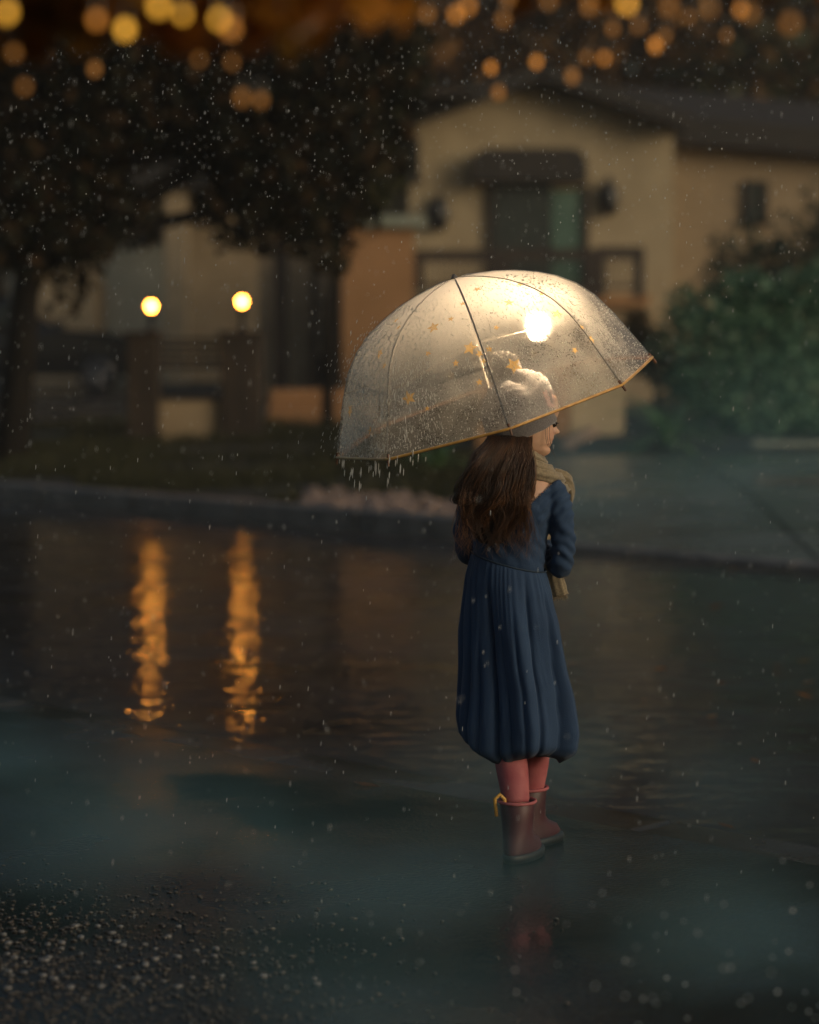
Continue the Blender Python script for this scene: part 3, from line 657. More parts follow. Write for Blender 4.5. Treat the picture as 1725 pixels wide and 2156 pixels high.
# ------------------------------------------------------------------ umbrella
DU = 5.75
UC = P(1042, 858, DU); AX = Vector((-.30, -.10, .954)).normalized()
UX = Vector((1, 0, 0)); UX = (UX - AX * UX.dot(AX)).normalized(); UY = AX.cross(UX)     # UY points away from the camera
UM = Matrix((UX, UY, AX)).transposed()
ROT = R(3)
prof = [(0, .393), (.04, .376), (.08, .358), (.13, .336), (.185, .306), (.225, .272), (.255, .234), (.278, .192), (.297, .145), (.311, .095), (.32, .045), (.323, .006)]
def prad(h):
    for (h0, r0), (h1, r1) in zip(prof, prof[1:]):
        if h0 <= h <= h1: return r0 + (r1 - r0) * (h - h0) / (h1 - h0)
    return .0
def upt(th, h, r=None, off=0.0):               # th = 0 faces the camera
    r = prad(h) if r is None else r
    a = th - ROT; k = (a + math.pi / 8) % (math.pi / 4) - math.pi / 8
    poly = math.cos(math.pi / 8) / math.cos(math.pi / 8 - abs(k))
    poly = 1 / math.cos(0) * (math.cos(math.pi / 8) / math.cos(abs(abs(k) - math.pi / 8)))
    mixf = .92 - .5 * h / .32
    f = 1 + (poly - 1) * mixf
    scal = .012 * (math.sin((abs(k)) / (math.pi / 8) * math.pi / 2)) ** 2 * max(0, 1 - h / .03)
    return UC + UM @ Vector((math.sin(th) * (r * f + off), -math.cos(th) * (r * f + off), h + off * .5))
U = empty('umbrella', UC - AX * .45, 'clear dome umbrella with gold stars and gold rim, beaded with rain, held over the girl', 'umbrella')
# film
m, nt, b, out = nodes('clear_vinyl'); nt.nodes.remove(b)
tc = nt.nodes.new('ShaderNodeTexCoord')
nz1 = nt.nodes.new('ShaderNodeTexNoise'); nz1.inputs['Scale'].default_value = 14; nz1.inputs['Detail'].default_value = 6; nt.links.new(tc.outputs['Object'], nz1.inputs[0])
nz2 = nt.nodes.new('ShaderNodeTexNoise'); nz2.inputs['Scale'].default_value = 330; nz2.inputs['Detail'].default_value = 2; nt.links.new(tc.outputs['Object'], nz2.inputs[0])
ad = nt.nodes.new('ShaderNodeMath'); ad.operation = 'MULTIPLY'; nt.links.new(nz1.outputs[0], ad.inputs[0]); nt.links.new(nz2.outputs[0], ad.inputs[1])
mr = nt.nodes.new('ShaderNodeMapRange'); mr.inputs[1].default_value = .12; mr.inputs[2].default_value = .42; mr.inputs[3].default_value = -.08; mr.inputs[4].default_value = .14
nt.links.new(ad.outputs[0], mr.inputs[0])
dp = nt.nodes.new('ShaderNodeVectorMath'); dp.operation = 'DOT_PRODUCT'; nt.links.new(tc.outputs['Object'], dp.inputs[0]); dp.inputs[1].default_value = AX       # height along the umbrella's own axis
hr_ = nt.nodes.new('ShaderNodeMapRange'); hr_.interpolation_type = 'SMOOTHSTEP'; base_h = AX.dot(UC)
hr_.inputs[1].default_value = base_h + .14; hr_.inputs[2].default_value = base_h + .33; hr_.inputs[3].default_value = .125; hr_.inputs[4].default_value = .88     # the crown is fogged and densely wetted
nt.links.new(dp.outputs['Value'], hr_.inputs[0])
sm_ = nt.nodes.new('ShaderNodeMath'); sm_.operation = 'ADD'; sm_.use_clamp = True; nt.links.new(mr.outputs[0], sm_.inputs[0]); nt.links.new(hr_.outputs[0], sm_.inputs[1])
tp = nt.nodes.new('ShaderNodeBsdfTransparent'); tp.inputs[0].default_value = (.98, .98, .96, 1)
rf_ = nt.nodes.new('ShaderNodeBsdfRefraction'); rf_.inputs['IOR'].default_value = 1.2; rf_.inputs['Roughness'].default_value = .62; rf_.inputs[0].default_value = (.97, .97, .95, 1)
mx0 = nt.nodes.new('ShaderNodeMixShader'); mx0.inputs[0].default_value = .2; nt.links.new(tp.outputs[0], mx0.inputs[1]); nt.links.new(rf_.outputs[0], mx0.inputs[2])
tl = nt.nodes.new('ShaderNodeBsdfTranslucent'); tl.inputs[0].default_value = (.9, .88, .83, 1)
df = nt.nodes.new('ShaderNodeBsdfDiffuse'); df.inputs[0].default_value = (.85, .85, .82, 1)
gl = nt.nodes.new('ShaderNodeBsdfGlossy'); gl.inputs['Roughness'].default_value = .16
mx1 = nt.nodes.new('ShaderNodeMixShader'); mx1.inputs[0].default_value = .25; nt.links.new(tl.outputs[0], mx1.inputs[1]); nt.links.new(df.outputs[0], mx1.inputs[2])
mx2 = nt.nodes.new('ShaderNodeMixShader'); nt.links.new(sm_.outputs[0], mx2.inputs[0]); nt.links.new(mx0.outputs[0], mx2.inputs[1]); nt.links.new(mx1.outputs[0], mx2.inputs[2])
fz = nt.nodes.new('ShaderNodeFresnel'); fz.inputs[0].default_value = 1.4
bp = nt.nodes.new('ShaderNodeBump'); bp.inputs['Distance'].default_value = .0008; nt.links.new(nz2.outputs[0], bp.inputs['Height']); nt.links.new(bp.outputs[0], gl.inputs['Normal'])
mx3 = nt.nodes.new('ShaderNodeMixShader'); nt.links.new(fz.outputs[0], mx3.inputs[0]); nt.links.new(mx2.outputs[0], mx3.inputs[1]); nt.links.new(gl.outputs[0], mx3.inputs[2])
nt.links.new(mx3.outputs[0], out.inputs[0]); M['film'] = m
NT = 128; hs = []
for (h0, _), (h1, _) in zip(prof, prof[1:]): hs += [h0, (h0 + h1) / 2]
hs.append(prof[-1][0])
mb = MB(); mb.loft([[upt(2 * math.pi * j / NT, h) for j in range(NT)] for h in hs], cap=False)
film_me = mb.mesh('canopy'); link('canopy', film_me, M['film'], U, True)
bvh = BVHTree.FromPolygons([Vector(v) for v in mb.v], mb.f)
M['gold'] = pbr('gold_piping', (.55,.27,.05), (.75,.42,.10), .3, 60, sheen=.2)
M['pipe_dark'] = pbr('brown_piping', (.12,.05,.02), None, .5)
M['starm'] = None
m, nt, b, out = nodes('gold_star_print'); b.inputs['Base Color'].default_value = (.7, .4, .08, 1); b.inputs['Roughness'].default_value = .35
tl = nt.nodes.new('ShaderNodeBsdfTranslucent'); tl.inputs[0].default_value = (.95, .6, .16, 1); mx = nt.nodes.new('ShaderNodeMixShader'); mx.inputs[0].default_value = .6
nt.links.new(b.outputs[0], mx.inputs[1]); nt.links.new(tl.outputs[0], mx.inputs[2])
tp = nt.nodes.new('ShaderNodeBsdfTransparent'); mz = nt.nodes.new('ShaderNodeMixShader'); mz.inputs[0].default_value = .45; nt.links.new(mx.outputs[0], mz.inputs[1]); nt.links.new(tp.outputs[0], mz.inputs[2]); nt.links.new(mz.outputs[0], out.inputs[0]); M['starm'] = m
rim = MB().tube([upt(2 * math.pi * j / NT, 0, off=.0015) for j in range(NT)], .0034, 6, closed=True).build('rim_piping', M['gold'], U, True)
MB().tube([upt(2 * math.pi * j / NT, .001, off=-.0025) for j in range(NT)], .0036, 5, closed=True).build('rim_seam', M['pipe_dark'], rim, True)
M['wire'] = pbr('grey_rib_wire', (.16,.14,.115), None, .35, metal=.3)
apex = UC + AX * .323
for k in range(8):
    th = ROT + k * math.pi / 4
    rib = MB().tube([upt(th, h, off=-.002) for h in hs[:-1]], .0017, 6).build('rib', M['wire'], U, True)
    tipd = (upt(th, 0) - upt(th, .03)).normalized()
    MB().tube([upt(th, 0) - tipd * .012, upt(th, 0) + tipd * .016], [.004, .0028], 6).build('rib_tip', M['pipe_dark'], rib)
    MB().tube([upt(th, .14, off=-.003), UC + AX * .16 + (upt(th, .14) - (UC + AX * .14)) * .05], .0018, 5).build('stretcher', M['wire'], U)
    MB().tube([upt(th, h, off=.0006) for h in hs[:-1]], .0013, 4).build('panel_seam', M['film'], rib, True)
SH0, SH1 = apex + AX * .035, UC - AX * .385
MB().tube([SH1, apex], .0055, 10).build('shaft', M['wire'], U, True)
MB().tube([apex - AX * .004, apex + AX * .004, apex + AX * .010], [.012, .007, .003], 10).build('ferrule', M['wire'], U, True)
MB().tube([UC + AX * .13, UC + AX * .18], .011, 10).build('runner', M['wire'], U, True)
hk = [SH1 + AX * .06, SH1]
for i in range(1, 9):
    a_ = math.pi * i / 8; hk.append(SH1 + UY * (.025 * (1 - math.cos(a_))) - AX * (.025 * math.sin(a_)))
MB().tube(hk, .009, 8).build('handle', M['pipe_dark'], U, True)
# printed stars
def star(c, nrm, s, parent):
    nrm = nrm.normalized(); a = Vector((0, 0, 1)) - nrm * nrm.z; a.normalize(); b_ = nrm.cross(a); rot = random.uniform(0, 6)
    pts = []
    for i in range(10):
        r_ = s if i % 2 == 0 else s * .45; an = rot + i * math.pi / 5
        q = c + (a * math.cos(an) + b_ * math.sin(an)) * r_
        hit = bvh.find_nearest(q); n2 = hit[1] if hit[1].dot(nrm) > 0 else -hit[1]
        pts.append(hit[0] + n2 * .0012)
    mb_ = MB(); cc = c + nrm * .0012; mb_.add([cc] + pts, [(0, i + 1, (i + 1) % 10 + 1) for i in range(10)])
    link('star', mb_.mesh('star'), M['starm'], parent)
eye = Vector((0, 0, CAMZ))
for (px, py, s_) in ((913, 690, 15), (1072, 638, 12), (1082, 770, 19), (862, 838, 17), (990, 733, 17), (1173, 662, 13), (1030, 735, 8), (902, 745, 8), (960, 765, 8), (868, 625, 10), (835, 675, 9), (840, 690, 8), (950, 672, 8), (1045, 690, 7),
                     (1210, 738, 8), (1225, 690, 7), (738, 865, 15), (800, 745, 14), (795, 655, 13), (810, 770, 9), (1010, 745, 9), (1020, 760, 7), (975, 640, 8), (1005, 610, 10), (1095, 600, 9), (900, 860, 6), (1010, 805, 8), (1245, 715, 11), (780, 905, 9), (1140, 620, 8)):
    d = (P(px, py, 5) - eye).normalized(); hit = bvh.ray_cast(eye, d)
    if hit[0]:
        n2 = hit[1] if hit[1].dot(d) < 0 else -hit[1]
        star(hit[0], n2, s_ / 900, U)
for k in range(22):
    th = random.uniform(math.pi * .6, math.pi * 1.4); h = random.uniform(.04, .28); c = upt(th, h); hit = bvh.find_nearest(c); n2 = hit[1]
    if n2.dot(c - UC - AX * .1) < 0: n2 = -n2
    star(hit[0], n2, random.choice((.008, .01, .014, .017)), U)
# beads of rain on the canopy
m, nt, b, out = nodes('water_bead'); b.inputs['Base Color'].default_value = (.95, .95, .92, 1); b.inputs['Roughness'].default_value = .03
b.inputs['Transmission Weight'].default_value = .75; b.inputs['IOR'].default_value = 1.33; M['bead'] = m
def beads(centers, radii, axes, ln):
    n = len(centers); base = [(0,0,1),(1,0,0),(0,1,0),(-1,0,0),(0,-1,0),(0,0,-1)]; tri = [(0,1,2),(0,2,3),(0,3,4),(0,4,1),(5,2,1),(5,3,2),(5,4,3),(5,1,4)]
    bm = bmesh.new(); bmesh.ops.create_icosphere(bm, subdivisions=1, radius=1); bv = np.array([q.co for q in bm.verts]); bf = np.array([[q.index for q in f.verts] for f in bm.faces]); bm.free()
    c = np.array(centers); r_ = np.array(radii)[:, None, None]; ax = np.array(axes); ln = np.array(ln)[:, None, None]
    v = bv[None] * r_ + (bv @ np.eye(3))[None] * 0
    proj = np.einsum('kj,nj->nk', bv, ax)[:, :, None] * ax[:, None, :]
    v = (bv[None] - proj) * r_ + proj * ln
    v = v + c[:, None, :]
    f = bf[None] + (np.arange(n) * len(bv))[:, None, None]
    me = bpy.data.meshes.new('drops'); me.vertices.add(n * len(bv)); me.vertices.foreach_set('co', v.astype(np.float32).ravel())
    nf = n * len(bf); me.loops.add(nf * 3); me.loops.foreach_set('vertex_index', f.astype(np.int32).ravel()); me.polygons.add(nf); me.polygons.foreach_set('loop_start', np.arange(0, nf * 3, 3, dtype=np.int32))
    me.update(calc_edges=True); return me
cs, rs, axs, lns = [], [], [], []
for i in range(7500):
    th = random.uniform(0, 2 * math.pi); h = random.random() ** 1.25 * .31
    if random.random() > prad(h) / .39: continue
    c = upt(th, h, off=.0006); r_ = random.choice((.0006, .0007, .0009, .0012)); 
    cs.append(c); rs.append(r_); axs.append((0, 0, 1)); lns.append(r_ * random.choice((1, 1, 1.4, 2)))
for i in range(200):                                          # longer runs on the weather side
    th = random.uniform(-2.3, -.55); h = random.random() ** .9 * .26; c = upt(th, h, off=.001); dn = (upt(th, max(h - .02, 0)) - upt(th, h + .01)).normalized()
    r_ = random.uniform(.0009, .0018); cs.append(c); rs.append(r_); axs.append(tuple(dn)); lns.append(random.uniform(.004, .013))
BEADS = (cs, rs, axs, lns)
# lit bulb on a short cord under the canopy
BP = P(1125, 702, DU - .12)
LB = empty('hanging_bulb', BP, 'bright warm light bulb glowing under the clear umbrella', 'bulb')
MB().ell(BP, (.0135, .0135, .0165), 16, 12).build('glass', M['bulbglow'], LB, True)
MB().tube([BP + Vector((0, 0, .013)), BP + Vector((0, 0, .036))], [.009, .008], 10).build('socket', M['wire'], LB, True)
hit = bvh.ray_cast(BP + Vector((0, 0, .03)), Vector((0, 0, 1)))
MB().tube([BP + Vector((0, 0, .034)), hit[0]], .0012, 5).build('cord', M['wire'], LB)

# ------------------------------------------------------------------ the girl
GX, GY = .252, 5.63
def W(lx, ly, lz): return Vector((GX + lx, GY + ly, lz))
YAW = R(20)                                                  # back turned to us, body a little to the right
RV = Vector((math.cos(YAW), -math.sin(YAW), 0)); FV = Vector((math.sin(YAW), math.cos(YAW), 0))
def ering(cx, cyy, z, a, b_, n=32, e=2.2):
    out_ = []
    for j in range(n):
        t = 2 * math.pi * j / n; c_, s_ = math.cos(t), math.sin(t)
        k = (abs(c_) ** e + abs(s_) ** e) ** (-1 / e)
        out_.append(W(cx, cyy, z) + RV * (a * c_ * k) + FV * (b_ * s_ * k))
    return out_
def lerp_table(tab, z):
    for (z0, *v0), (z1, *v1) in zip(tab, tab[1:]):
        if z0 <= z <= z1:
            f = (z - z0) / (z1 - z0); f = f * f * (3 - 2 * f) * .5 + f * .5; return [a + (b_ - a) * f for a, b_ in zip(v0, v1)]
    return list(tab[0][1:]) if z < tab[0][0] else list(tab[-1][1:])
TORSO = [(.52, -.005, .0, .062, .052), (.60, -.012, .0, .070, .056), (.70, -.018, 0, .068, .052), (.77, -.02, 0, .079, .063), (.83, -.018, 0, .083, .066), (.89, -.012, .0, .096, .07), (.935, -.006, .004, .098, .06), (.962, .0, .008, .072, .05), (.985, .006, .012, .042, .043), (1.0, .010, .014, .033, .036), (1.06, .016, .018, .032, .036)]
def smooth_path(pts, n=6):
    pts = [Vector(p) for p in pts]; o = []
    for i in range(len(pts) - 1):
        p0, p1, p2, p3 = pts[max(i - 1, 0)], pts[i], pts[i + 1], pts[min(i + 2, len(pts) - 1)]
        for k in range(n):
            t = k / n; o.append(.5 * ((2 * p1) + (p2 - p0) * t + (2 * p0 - 5 * p1 + 4 * p2 - p3) * t * t + (-p0 + 3 * p1 - 3 * p2 + p3) * t ** 3))
    o.append(pts[-1]); return o
def interp(vals, n=6):
    o = []
    for i in range(len(vals) - 1):
        for k in range(n): o.append(vals[i] + (vals[i + 1] - vals[i]) * k / n)
    return o + [vals[-1]]
def limb(mb, pts, rads, seg=16): mb.tube(smooth_path(pts), interp(rads), seg)
def remesh(mb, vox, smooth=2, fac=.5):
    me = mb.mesh('tmp'); bm = bmesh.new(); bm.from_mesh(me); bmesh.ops.recalc_face_normals(bm, faces=bm.faces[:]); bm.to_mesh(me); bm.free()
    o = bpy.data.objects.new('tmp', me); COL.objects.link(o)
    r_ = o.modifiers.new('r', 'REMESH'); r_.mode = 'VOXEL'; r_.voxel_size = vox; r_.use_smooth_shade = True
    if smooth: s_ = o.modifiers.new('s', 'SMOOTH'); s_.iterations = smooth; s_.factor = fac
    dg = bpy.context.evaluated_depsgraph_get(); dg.update()
    res = bpy.data.meshes.new_from_object(o.evaluated_get(dg)); bpy.data.objects.remove(o); bpy.data.meshes.remove(me); return res

# shared limb paths
SHAFT = lambda L: UC - AX * L
hr = SHAFT(.33) ; hl = SHAFT(.27)
R_ARM = [W(.072, -.025, .938), W(.093, -.03, .90), W(.104, -.025, .82), W(.100, -.008, .752), W(.088, .06, .765), hr + Vector((.02, -.035, -.012))]
L_ARM = [W(-.078, .028, .938), W(-.102, .03, .90), W(-.117, .04, .83), W(-.108, .07, .775), W(-.06, .12, .81), hl + Vector((-.04, -.02, -.005))]
RLEG = [W(.03, 0, .56), W(.038, .02, .47), W(.042, .05, .36), W(.04, .075, .28), W(.034, .088, .21), W(.032, .092, .15)]
LLEG = [W(-.045, .02, .56), W(-.038, .005, .47), W(-.026, -.02, .36), W(-.014, -.045, .28), W(-.006, -.062, .21), W(-.004, -.07, .15)]
body = MB()
body.loft([ering(*([v[0], v[1], z, v[2], v[3]])) for z in np.linspace(.53, 1.06, 34) for v in [lerp_table(TORSO, z)]])
limb(body, R_ARM, [.026, .026, .024, .021, .019, .014]); limb(body, L_ARM, [.026, .026, .024, .021, .019, .014])
limb(body, RLEG, [.042, .042, .034, .034, .027, .024]); limb(body, LLEG, [.042, .042, .034, .034, .027, .024])
def hand(c, inward, side):                                  # palm beside the shaft, five fingers closing around it
    inward = inward.normalized(); pal = c - inward * .016
    M3 = Matrix((inward, AX.cross(inward).normalized(), AX)).transposed()
    body.ell(pal, (.011, .022, .028), 12, 8, M3)
    tang = AX.cross(inward).normalized() * side
    for i in range(4):
        r_ = .0068 - .0006 * abs(i - 1.5); base = pal + AX * (.021 - i * .014) + tang * .016; ln = (1.0, 1.08, 1.0, .82)[i]
        path = [base]
        for q in range(1, 6):
            a_ = q * .52 * ln; path.append(c + AX * (.021 - i * .014) + (tang * math.cos(a_) * .9 - inward * -math.sin(a_)) * .0135 + tang * .004 * (1 - q / 5))
        body.tube(path, [r_ * 1.05, r_, r_, r_ * .95, r_ * .88, r_ * .7], 8)
    tb = pal - tang * .012 + AX * .012
    body.tube([tb, tb + inward * .012 - tang * .008 + AX * .008, c - tang * .013 + inward * .006 + AX * .017, c - tang * .004 + inward * .014 + AX * .02], [.0085, .0078, .007, .0055], 8)
hand(hr, Vector((-.6, .8, 0)), 1); hand(hl, Vector((.85, .5, 0)), -1)
# head: profile-driven rings in the head's own frame
HY_ = R(15); HF = Vector((math.cos(HY_), math.sin(HY_), 0)); HR = Vector((math.sin(HY_), -math.cos(HY_), 0)); HU = Vector((0, 0, 1))
PIT = R(-5); HF, HU = (HF * math.cos(PIT) + HU * math.sin(PIT)), (HU * math.cos(PIT) - HF * math.sin(PIT))
HC = W(.019, .012, 1.0865); HS = .88
FRONT = [(-.092, .045), (-.086, .062), (-.078, .0725), (-.070, .073), (-.060, .068), (-.054, .0735), (-.0495, .0765), (-.0455, .0725), (-.041, .0785), (-.036, .078), (-.030, .0745), (-.02, .077), (-.005, .0765), (.004, .077), (.018, .0835), (.04, .088), (.07, .078), (.09, .05), (.104, .01)]
BACK = [(-.092, .02), (-.08, -.005), (-.06, -.035), (-.03, -.065), (0, -.087), (.04, -.094), (.07, -.08), (.09, -.055), (.104, -.01)]
WID = [(-.092, .012), (-.085, .03), (-.07, .043), (-.05, .052), (-.025, .06), (0, .064), (.04, .069), (.07, .06), (.09, .042), (.104, .008)]
def t1(tab, z): return lerp_table([(a, b_) for a, b_ in tab], z)[0]
rings = []
for z in np.linspace(-.0915, .1035, 66):
    f_, k_, wd = t1(FRONT, z), t1(BACK, z), t1(WID, z); ring = []; mid = (f_ + k_) / 2 - .004; 
    for j in range(64):
        t = 2 * math.pi * j / 64; c_, s_ = math.cos(t), math.sin(t)
        ex = 2.0 if c_ < 0 else 2.35; kk = (abs(c_) ** ex + abs(s_) ** ex) ** (-1 / ex)
        x = mid + ((f_ - mid) if c_ > 0 else (mid - k_)) * c_ * kk; y = wd * s_ * kk
        if c_ > 0:
            g = lambda q, s: math.exp(-(q / s) ** 2)
            if z < .004: nose = max(0, 1 - abs((z + .021) / .025) ** 1.3) if z > -.021 else max(0, 1 - abs((z + .021) / .0095) ** 1.6)
            else: nose = 0
            x += .021 * nose * g(y, .0095 + .004 * (z < -.015)) + .006 * g(z + .022, .007) * g(abs(y) - .010, .005)
            x -= .008 * g(z - .001, .010) * g(abs(y) - .026, .011)
            x += .004 * g(z + .035, .02) * g(abs(y) - .034, .016)                # cheek
            x -= .004 * g(z + .0455, .012) * g(abs(y) - .026, .007)
        ring.append(HC + (HF * x + HR * y + HU * z) * HS)
    rings.append(ring)
body.loft(rings)
for s_ in (-1, 1):
    ec = HC + (HF * -.012 + HR * (.066 * s_) + HU * -.014) * HS
    Me = Matrix((HF, HR, HU)).transposed() @ Matrix.Rotation(s_ * .35, 3, 'Z')
    body.ell(ec, (.015, .006, .026), 14, 10, Me); body.ell(ec + (HF * .003 - HU * .02) * HS, (.0075, .0065, .008), 10, 8, Me)
# neck joins head
limb(body, [W(.008, .01, .985), W(.014, .012, 1.02), HC + HF * -.012 - HU * .03], [.037, .034, .036])
PERSON = empty('person', (GX, GY, 0), 'child in blue dress, grey bobble hat and scarf standing with back turned under an umbrella', 'person')
m, nt, b, out = nodes('skin'); b.inputs['Roughness'].default_value = .5; b.inputs['Subsurface Weight'].default_value = .12; b.inputs['Subsurface Radius'].default_value = (.012, .005, .003)
at = nt.nodes.new('ShaderNodeAttribute'); at.attribute_name = 'lip'; mc = nt.nodes.new('ShaderNodeMixRGB'); mc.inputs[1].default_value = (.60, .37, .25, 1); mc.inputs[2].default_value = (.42, .14, .11, 1)
nt.links.new(at.outputs['Fac'], mc.inputs[0]); nt.links.new(mc.outputs[0], b.inputs['Base Color']); M['skin'] = m
bme = remesh(body, .003, 2, .45)
lip = np.zeros(len(bme.vertices), dtype=np.float32)
for i, v in enumerate(bme.vertices):
    q = (v.co - HC)
    if q.length < .12:
        x, y, z = q.dot(HF) / HS, q.dot(HR) / HS, q.dot(HU) / HS
        if x > .05: lip[i] = max(math.exp(-((z + .0455) / .0075) ** 2 - (y / .018) ** 2), .35 * math.exp(-((z + .03) / .018) ** 2 - ((abs(y) - .036) / .018) ** 2))
a_ = bme.attributes.new('lip', 'FLOAT', 'POINT'); a_.data.foreach_set('value', lip)
link('body', bme, M['skin'], PERSON, True)
M['eye'] = pbr('dark_eye', (.02,.013,.01), None, .1); M['hair'] = None
for s_ in (-1, 1):
    c = HC + (HF * .0685 + HR * (.027 * s_) + HU * .0) * HS
    MB().ell(c, (.0085, .0105, .0085), 12, 8, Matrix((HF, HR, HU)).transposed()).build('eye', M['eye'], PERSON, True)
    mb = MB()
    for k in range(9):
        u = (k - 4) / 4; p0 = c + (HR * (.010 * u) + HF * (.0085 * math.sqrt(1 - .5 * u * u)) + HU * .003); mb.tube([p0, p0 + HF * .002 + HU * -.001 + HR * .001 * u, p0 + HF * .004 + HU * .000 + HR * .002 * u], [.0008, .0006, .0002], 4)
    mb.tube([c + HR * (.011 * u) + HF * (.0082 * math.sqrt(max(0, 1 - u * u * .7))) + HU * (.004 - .003 * u * u) for u in np.linspace(-1, 1, 9)], .0011, 5)
    mb.build('eyelashes', M['eye'], PERSON)

# dress: bodice with sleeves, gathered bubble skirt
M['dress'] = pbr('blue_jersey', (.010,.034,.084), (.016,.046,.106), .85, 9, .0010, 420, sheen=.06)
bod = MB(); OFF = .006
zz_ = np.linspace(.735, .985, 26)
bod.loft([ering(v[0], v[1], z, v[2] + OFF, v[3] + OFF) for z in zz_ for v in [lerp_table(TORSO, z)]])
limb(bod, R_ARM[:-1] + [R_ARM[-1].lerp(R_ARM[-2], .2)], [.030, .0305, .028, .0275, .025, .021], 20); limb(bod, L_ARM[:-1] + [L_ARM[-1].lerp(L_ARM[-2], .2)], [.033, .034, .032, .030, .028, .024], 20)
dme = remesh(bod, .0035, 3, .5)
bm = bmesh.new(); bm.from_mesh(dme)
kill = []
for f in bm.faces:
    c = f.calc_center_median() - Vector((GX, GY, 0)); q = abs(c.x + .035)
    if c.z > .846 + q * .89 and abs(c.x + .0) < .105: kill.append(f)
bmesh.ops.delete(bm, geom=kill, context='FACES')
bm.normal_update()
for v in bm.verts:
    c = v.co - Vector((GX, GY, 0)); d_ = 0
    ra = min((v.co - p).length for p in R_ARM[1:4]); 
    if c.x > .045:      # creases around the shoulder and elbow
        d_ += .0022 * math.sin((c.z * 1.1 - c.x * .9) * 210 + 3 * noise.noise(c * 22)) * math.exp(-((c.z - .90) / .05) ** 2)
        d_ += .0026 * math.sin((c.z * 1.2 + c.x * .5 + c.y * .6) * 190 + 4 * noise.noise(c * 18)) * math.exp(-((c.z - .785) / .05) ** 2) * (1 if c.x > .07 else .4)
    d_ += .0018 * noise.noise(c * 30) + .001 * noise.noise(c * 70)
    d_ += .0016 * math.sin((c.x * 1.3 + c.z) * 130 + 3 * noise.noise(c * 12)) * math.exp(-((c.z - .83) / .06) ** 2)
    v.co += v.normal * d_
bm.to_mesh(dme); bm.free()
DR = link('dress', dme, M['dress'], PERSON, True)
SK = [(.312, .008, .125, .112), (.335, .008, .137, .122), (.38, .008, .140, .124), (.46, .004, .131, .115), (.55, -.006, .121, .106), (.63, -.012, .113, .099), (.70, -.018, .102, .088), (.745, -.02, .092, .078), (.765, -.021, .086, .071)]
NS = 220; rings = []
zs = list(np.linspace(0, 1, 46))
CREASE = [(4.42, .036, .075, .03), (5.02, .016, .05, .12), (5.38, .026, .06, .0), (3.85, .020, .06, .1), (3.5, .018, .05, .02), (5.85, .018, .06, .06), (.6, .022, .07, .0), (1.4, .02, .07, .0), (2.3, .02, .07, .0), (4.72, .010, .035, .3), (4.1, .012, .04, .25)]
ph = [random.uniform(0, 6.28) for _ in range(6)]
for u in zs:
    ring = []
    for j in range(NS):
        t = 2 * math.pi * j / NS
        tilt = -.022 * math.cos(t)                            # waist seam lower at the right hip
        z = .762 - u * (.762 - .312) + tilt * (1 - u * .85)
        cx_, a_, b_ = lerp_table(SK, min(max(z - tilt * (1 - u * .85), .312), .765))
        sharp = lambda q: 1 - 2 * abs(math.sin(q / 2)) ** 1.4
        grow = min(1, u * 2.6)
        fine = .0026 * (.5 + .5 * math.sin(7 * t + 2) ** 2) * math.sin(44 * t + 4.5 * math.sin(5 * t + 1) + 2.0 * math.sin(3 * t + ph[0])) * (1 - min(1, u * (2.4 + 1.2 * math.sin(9 * t)))) * min(1, u * 14 + .25)
        tw = t + .10 * math.sin(2 * t + ph[1]) * u
        fold = (.0034 * sharp(13 * tw + ph[2] + 1.9 * math.sin(2 * t + .5) + 1.2 * math.sin(3 * t)) * (.4 + .6 * math.sin(2 * t + 1) ** 2) + .0120 * math.sin(5 * tw + ph[3] + 1.1 * math.sin(t * 2 + 1.3) - .35 * u)) * grow * (1 - .35 * max(0, u - .85) / .15)
        dd = lambda c0: abs(((t - c0) + math.pi) % (2 * math.pi) - math.pi)
        deep = 0
        for c0, dp0, w0_, st_ in CREASE: deep -= dp0 * math.exp(-dd(c0 + .16 * (u - .4) * math.sin(c0 * 3)) / w0_) * min(1, max(0, (u - st_) * 3.2)) * (1 - .3 * u)
        deep += .0030 * noise.noise(Vector((math.cos(t) * 5, math.sin(t) * 5, u * 3.5))) * grow + .0012 * noise.noise(Vector((math.cos(t) * 16, math.sin(t) * 16, u * 9)))
        rr = 1 + (fine + fold + deep) / .115
        bub = 1.0
        if u > .93: bub = 1 - .22 * ((u - .93) / .07) ** 2.0
        z -= .012 * math.sin(3 * t + 1.0) * u * u + (.002 * math.sin(5 * tw) * (u > .8))
        ring.append(W(cx_, 0, z) + RV * (a_ * rr * bub * math.cos(t)) + FV * (b_ * rr * bub * math.sin(t)))
    rings.append(ring)
cen = W(.008, 0, .35)
for k, (f_, dz) in enumerate(((.9, .012), (.72, .05), (.6, .1))):    # hem turned under
    rings.append([cen + (p - cen) * 1 * f_ + Vector((0, 0, dz - (p.z - cen.z) * 0)) if False else Vector((cen.x + (p.x - cen.x) * f_, cen.y + (p.y - cen.y) * f_, p.z + dz)) for p in rings[45]])
mb = MB(); mb.loft(rings, cap=False); mb.build('skirt', M['dress'], DR, True)
seam = [rings[0][j] + (rings[0][j] - W(-.02, 0, rings[0][j].z - 0)).normalized() * .001 for j in range(0, NS, 4)]
M['seam'] = pbr('waist_seam', (.012,.028,.05), None, .8)
MB().tube(seam, .0022, 6, closed=True).build('waist_seam', M['seam'], DR, True)

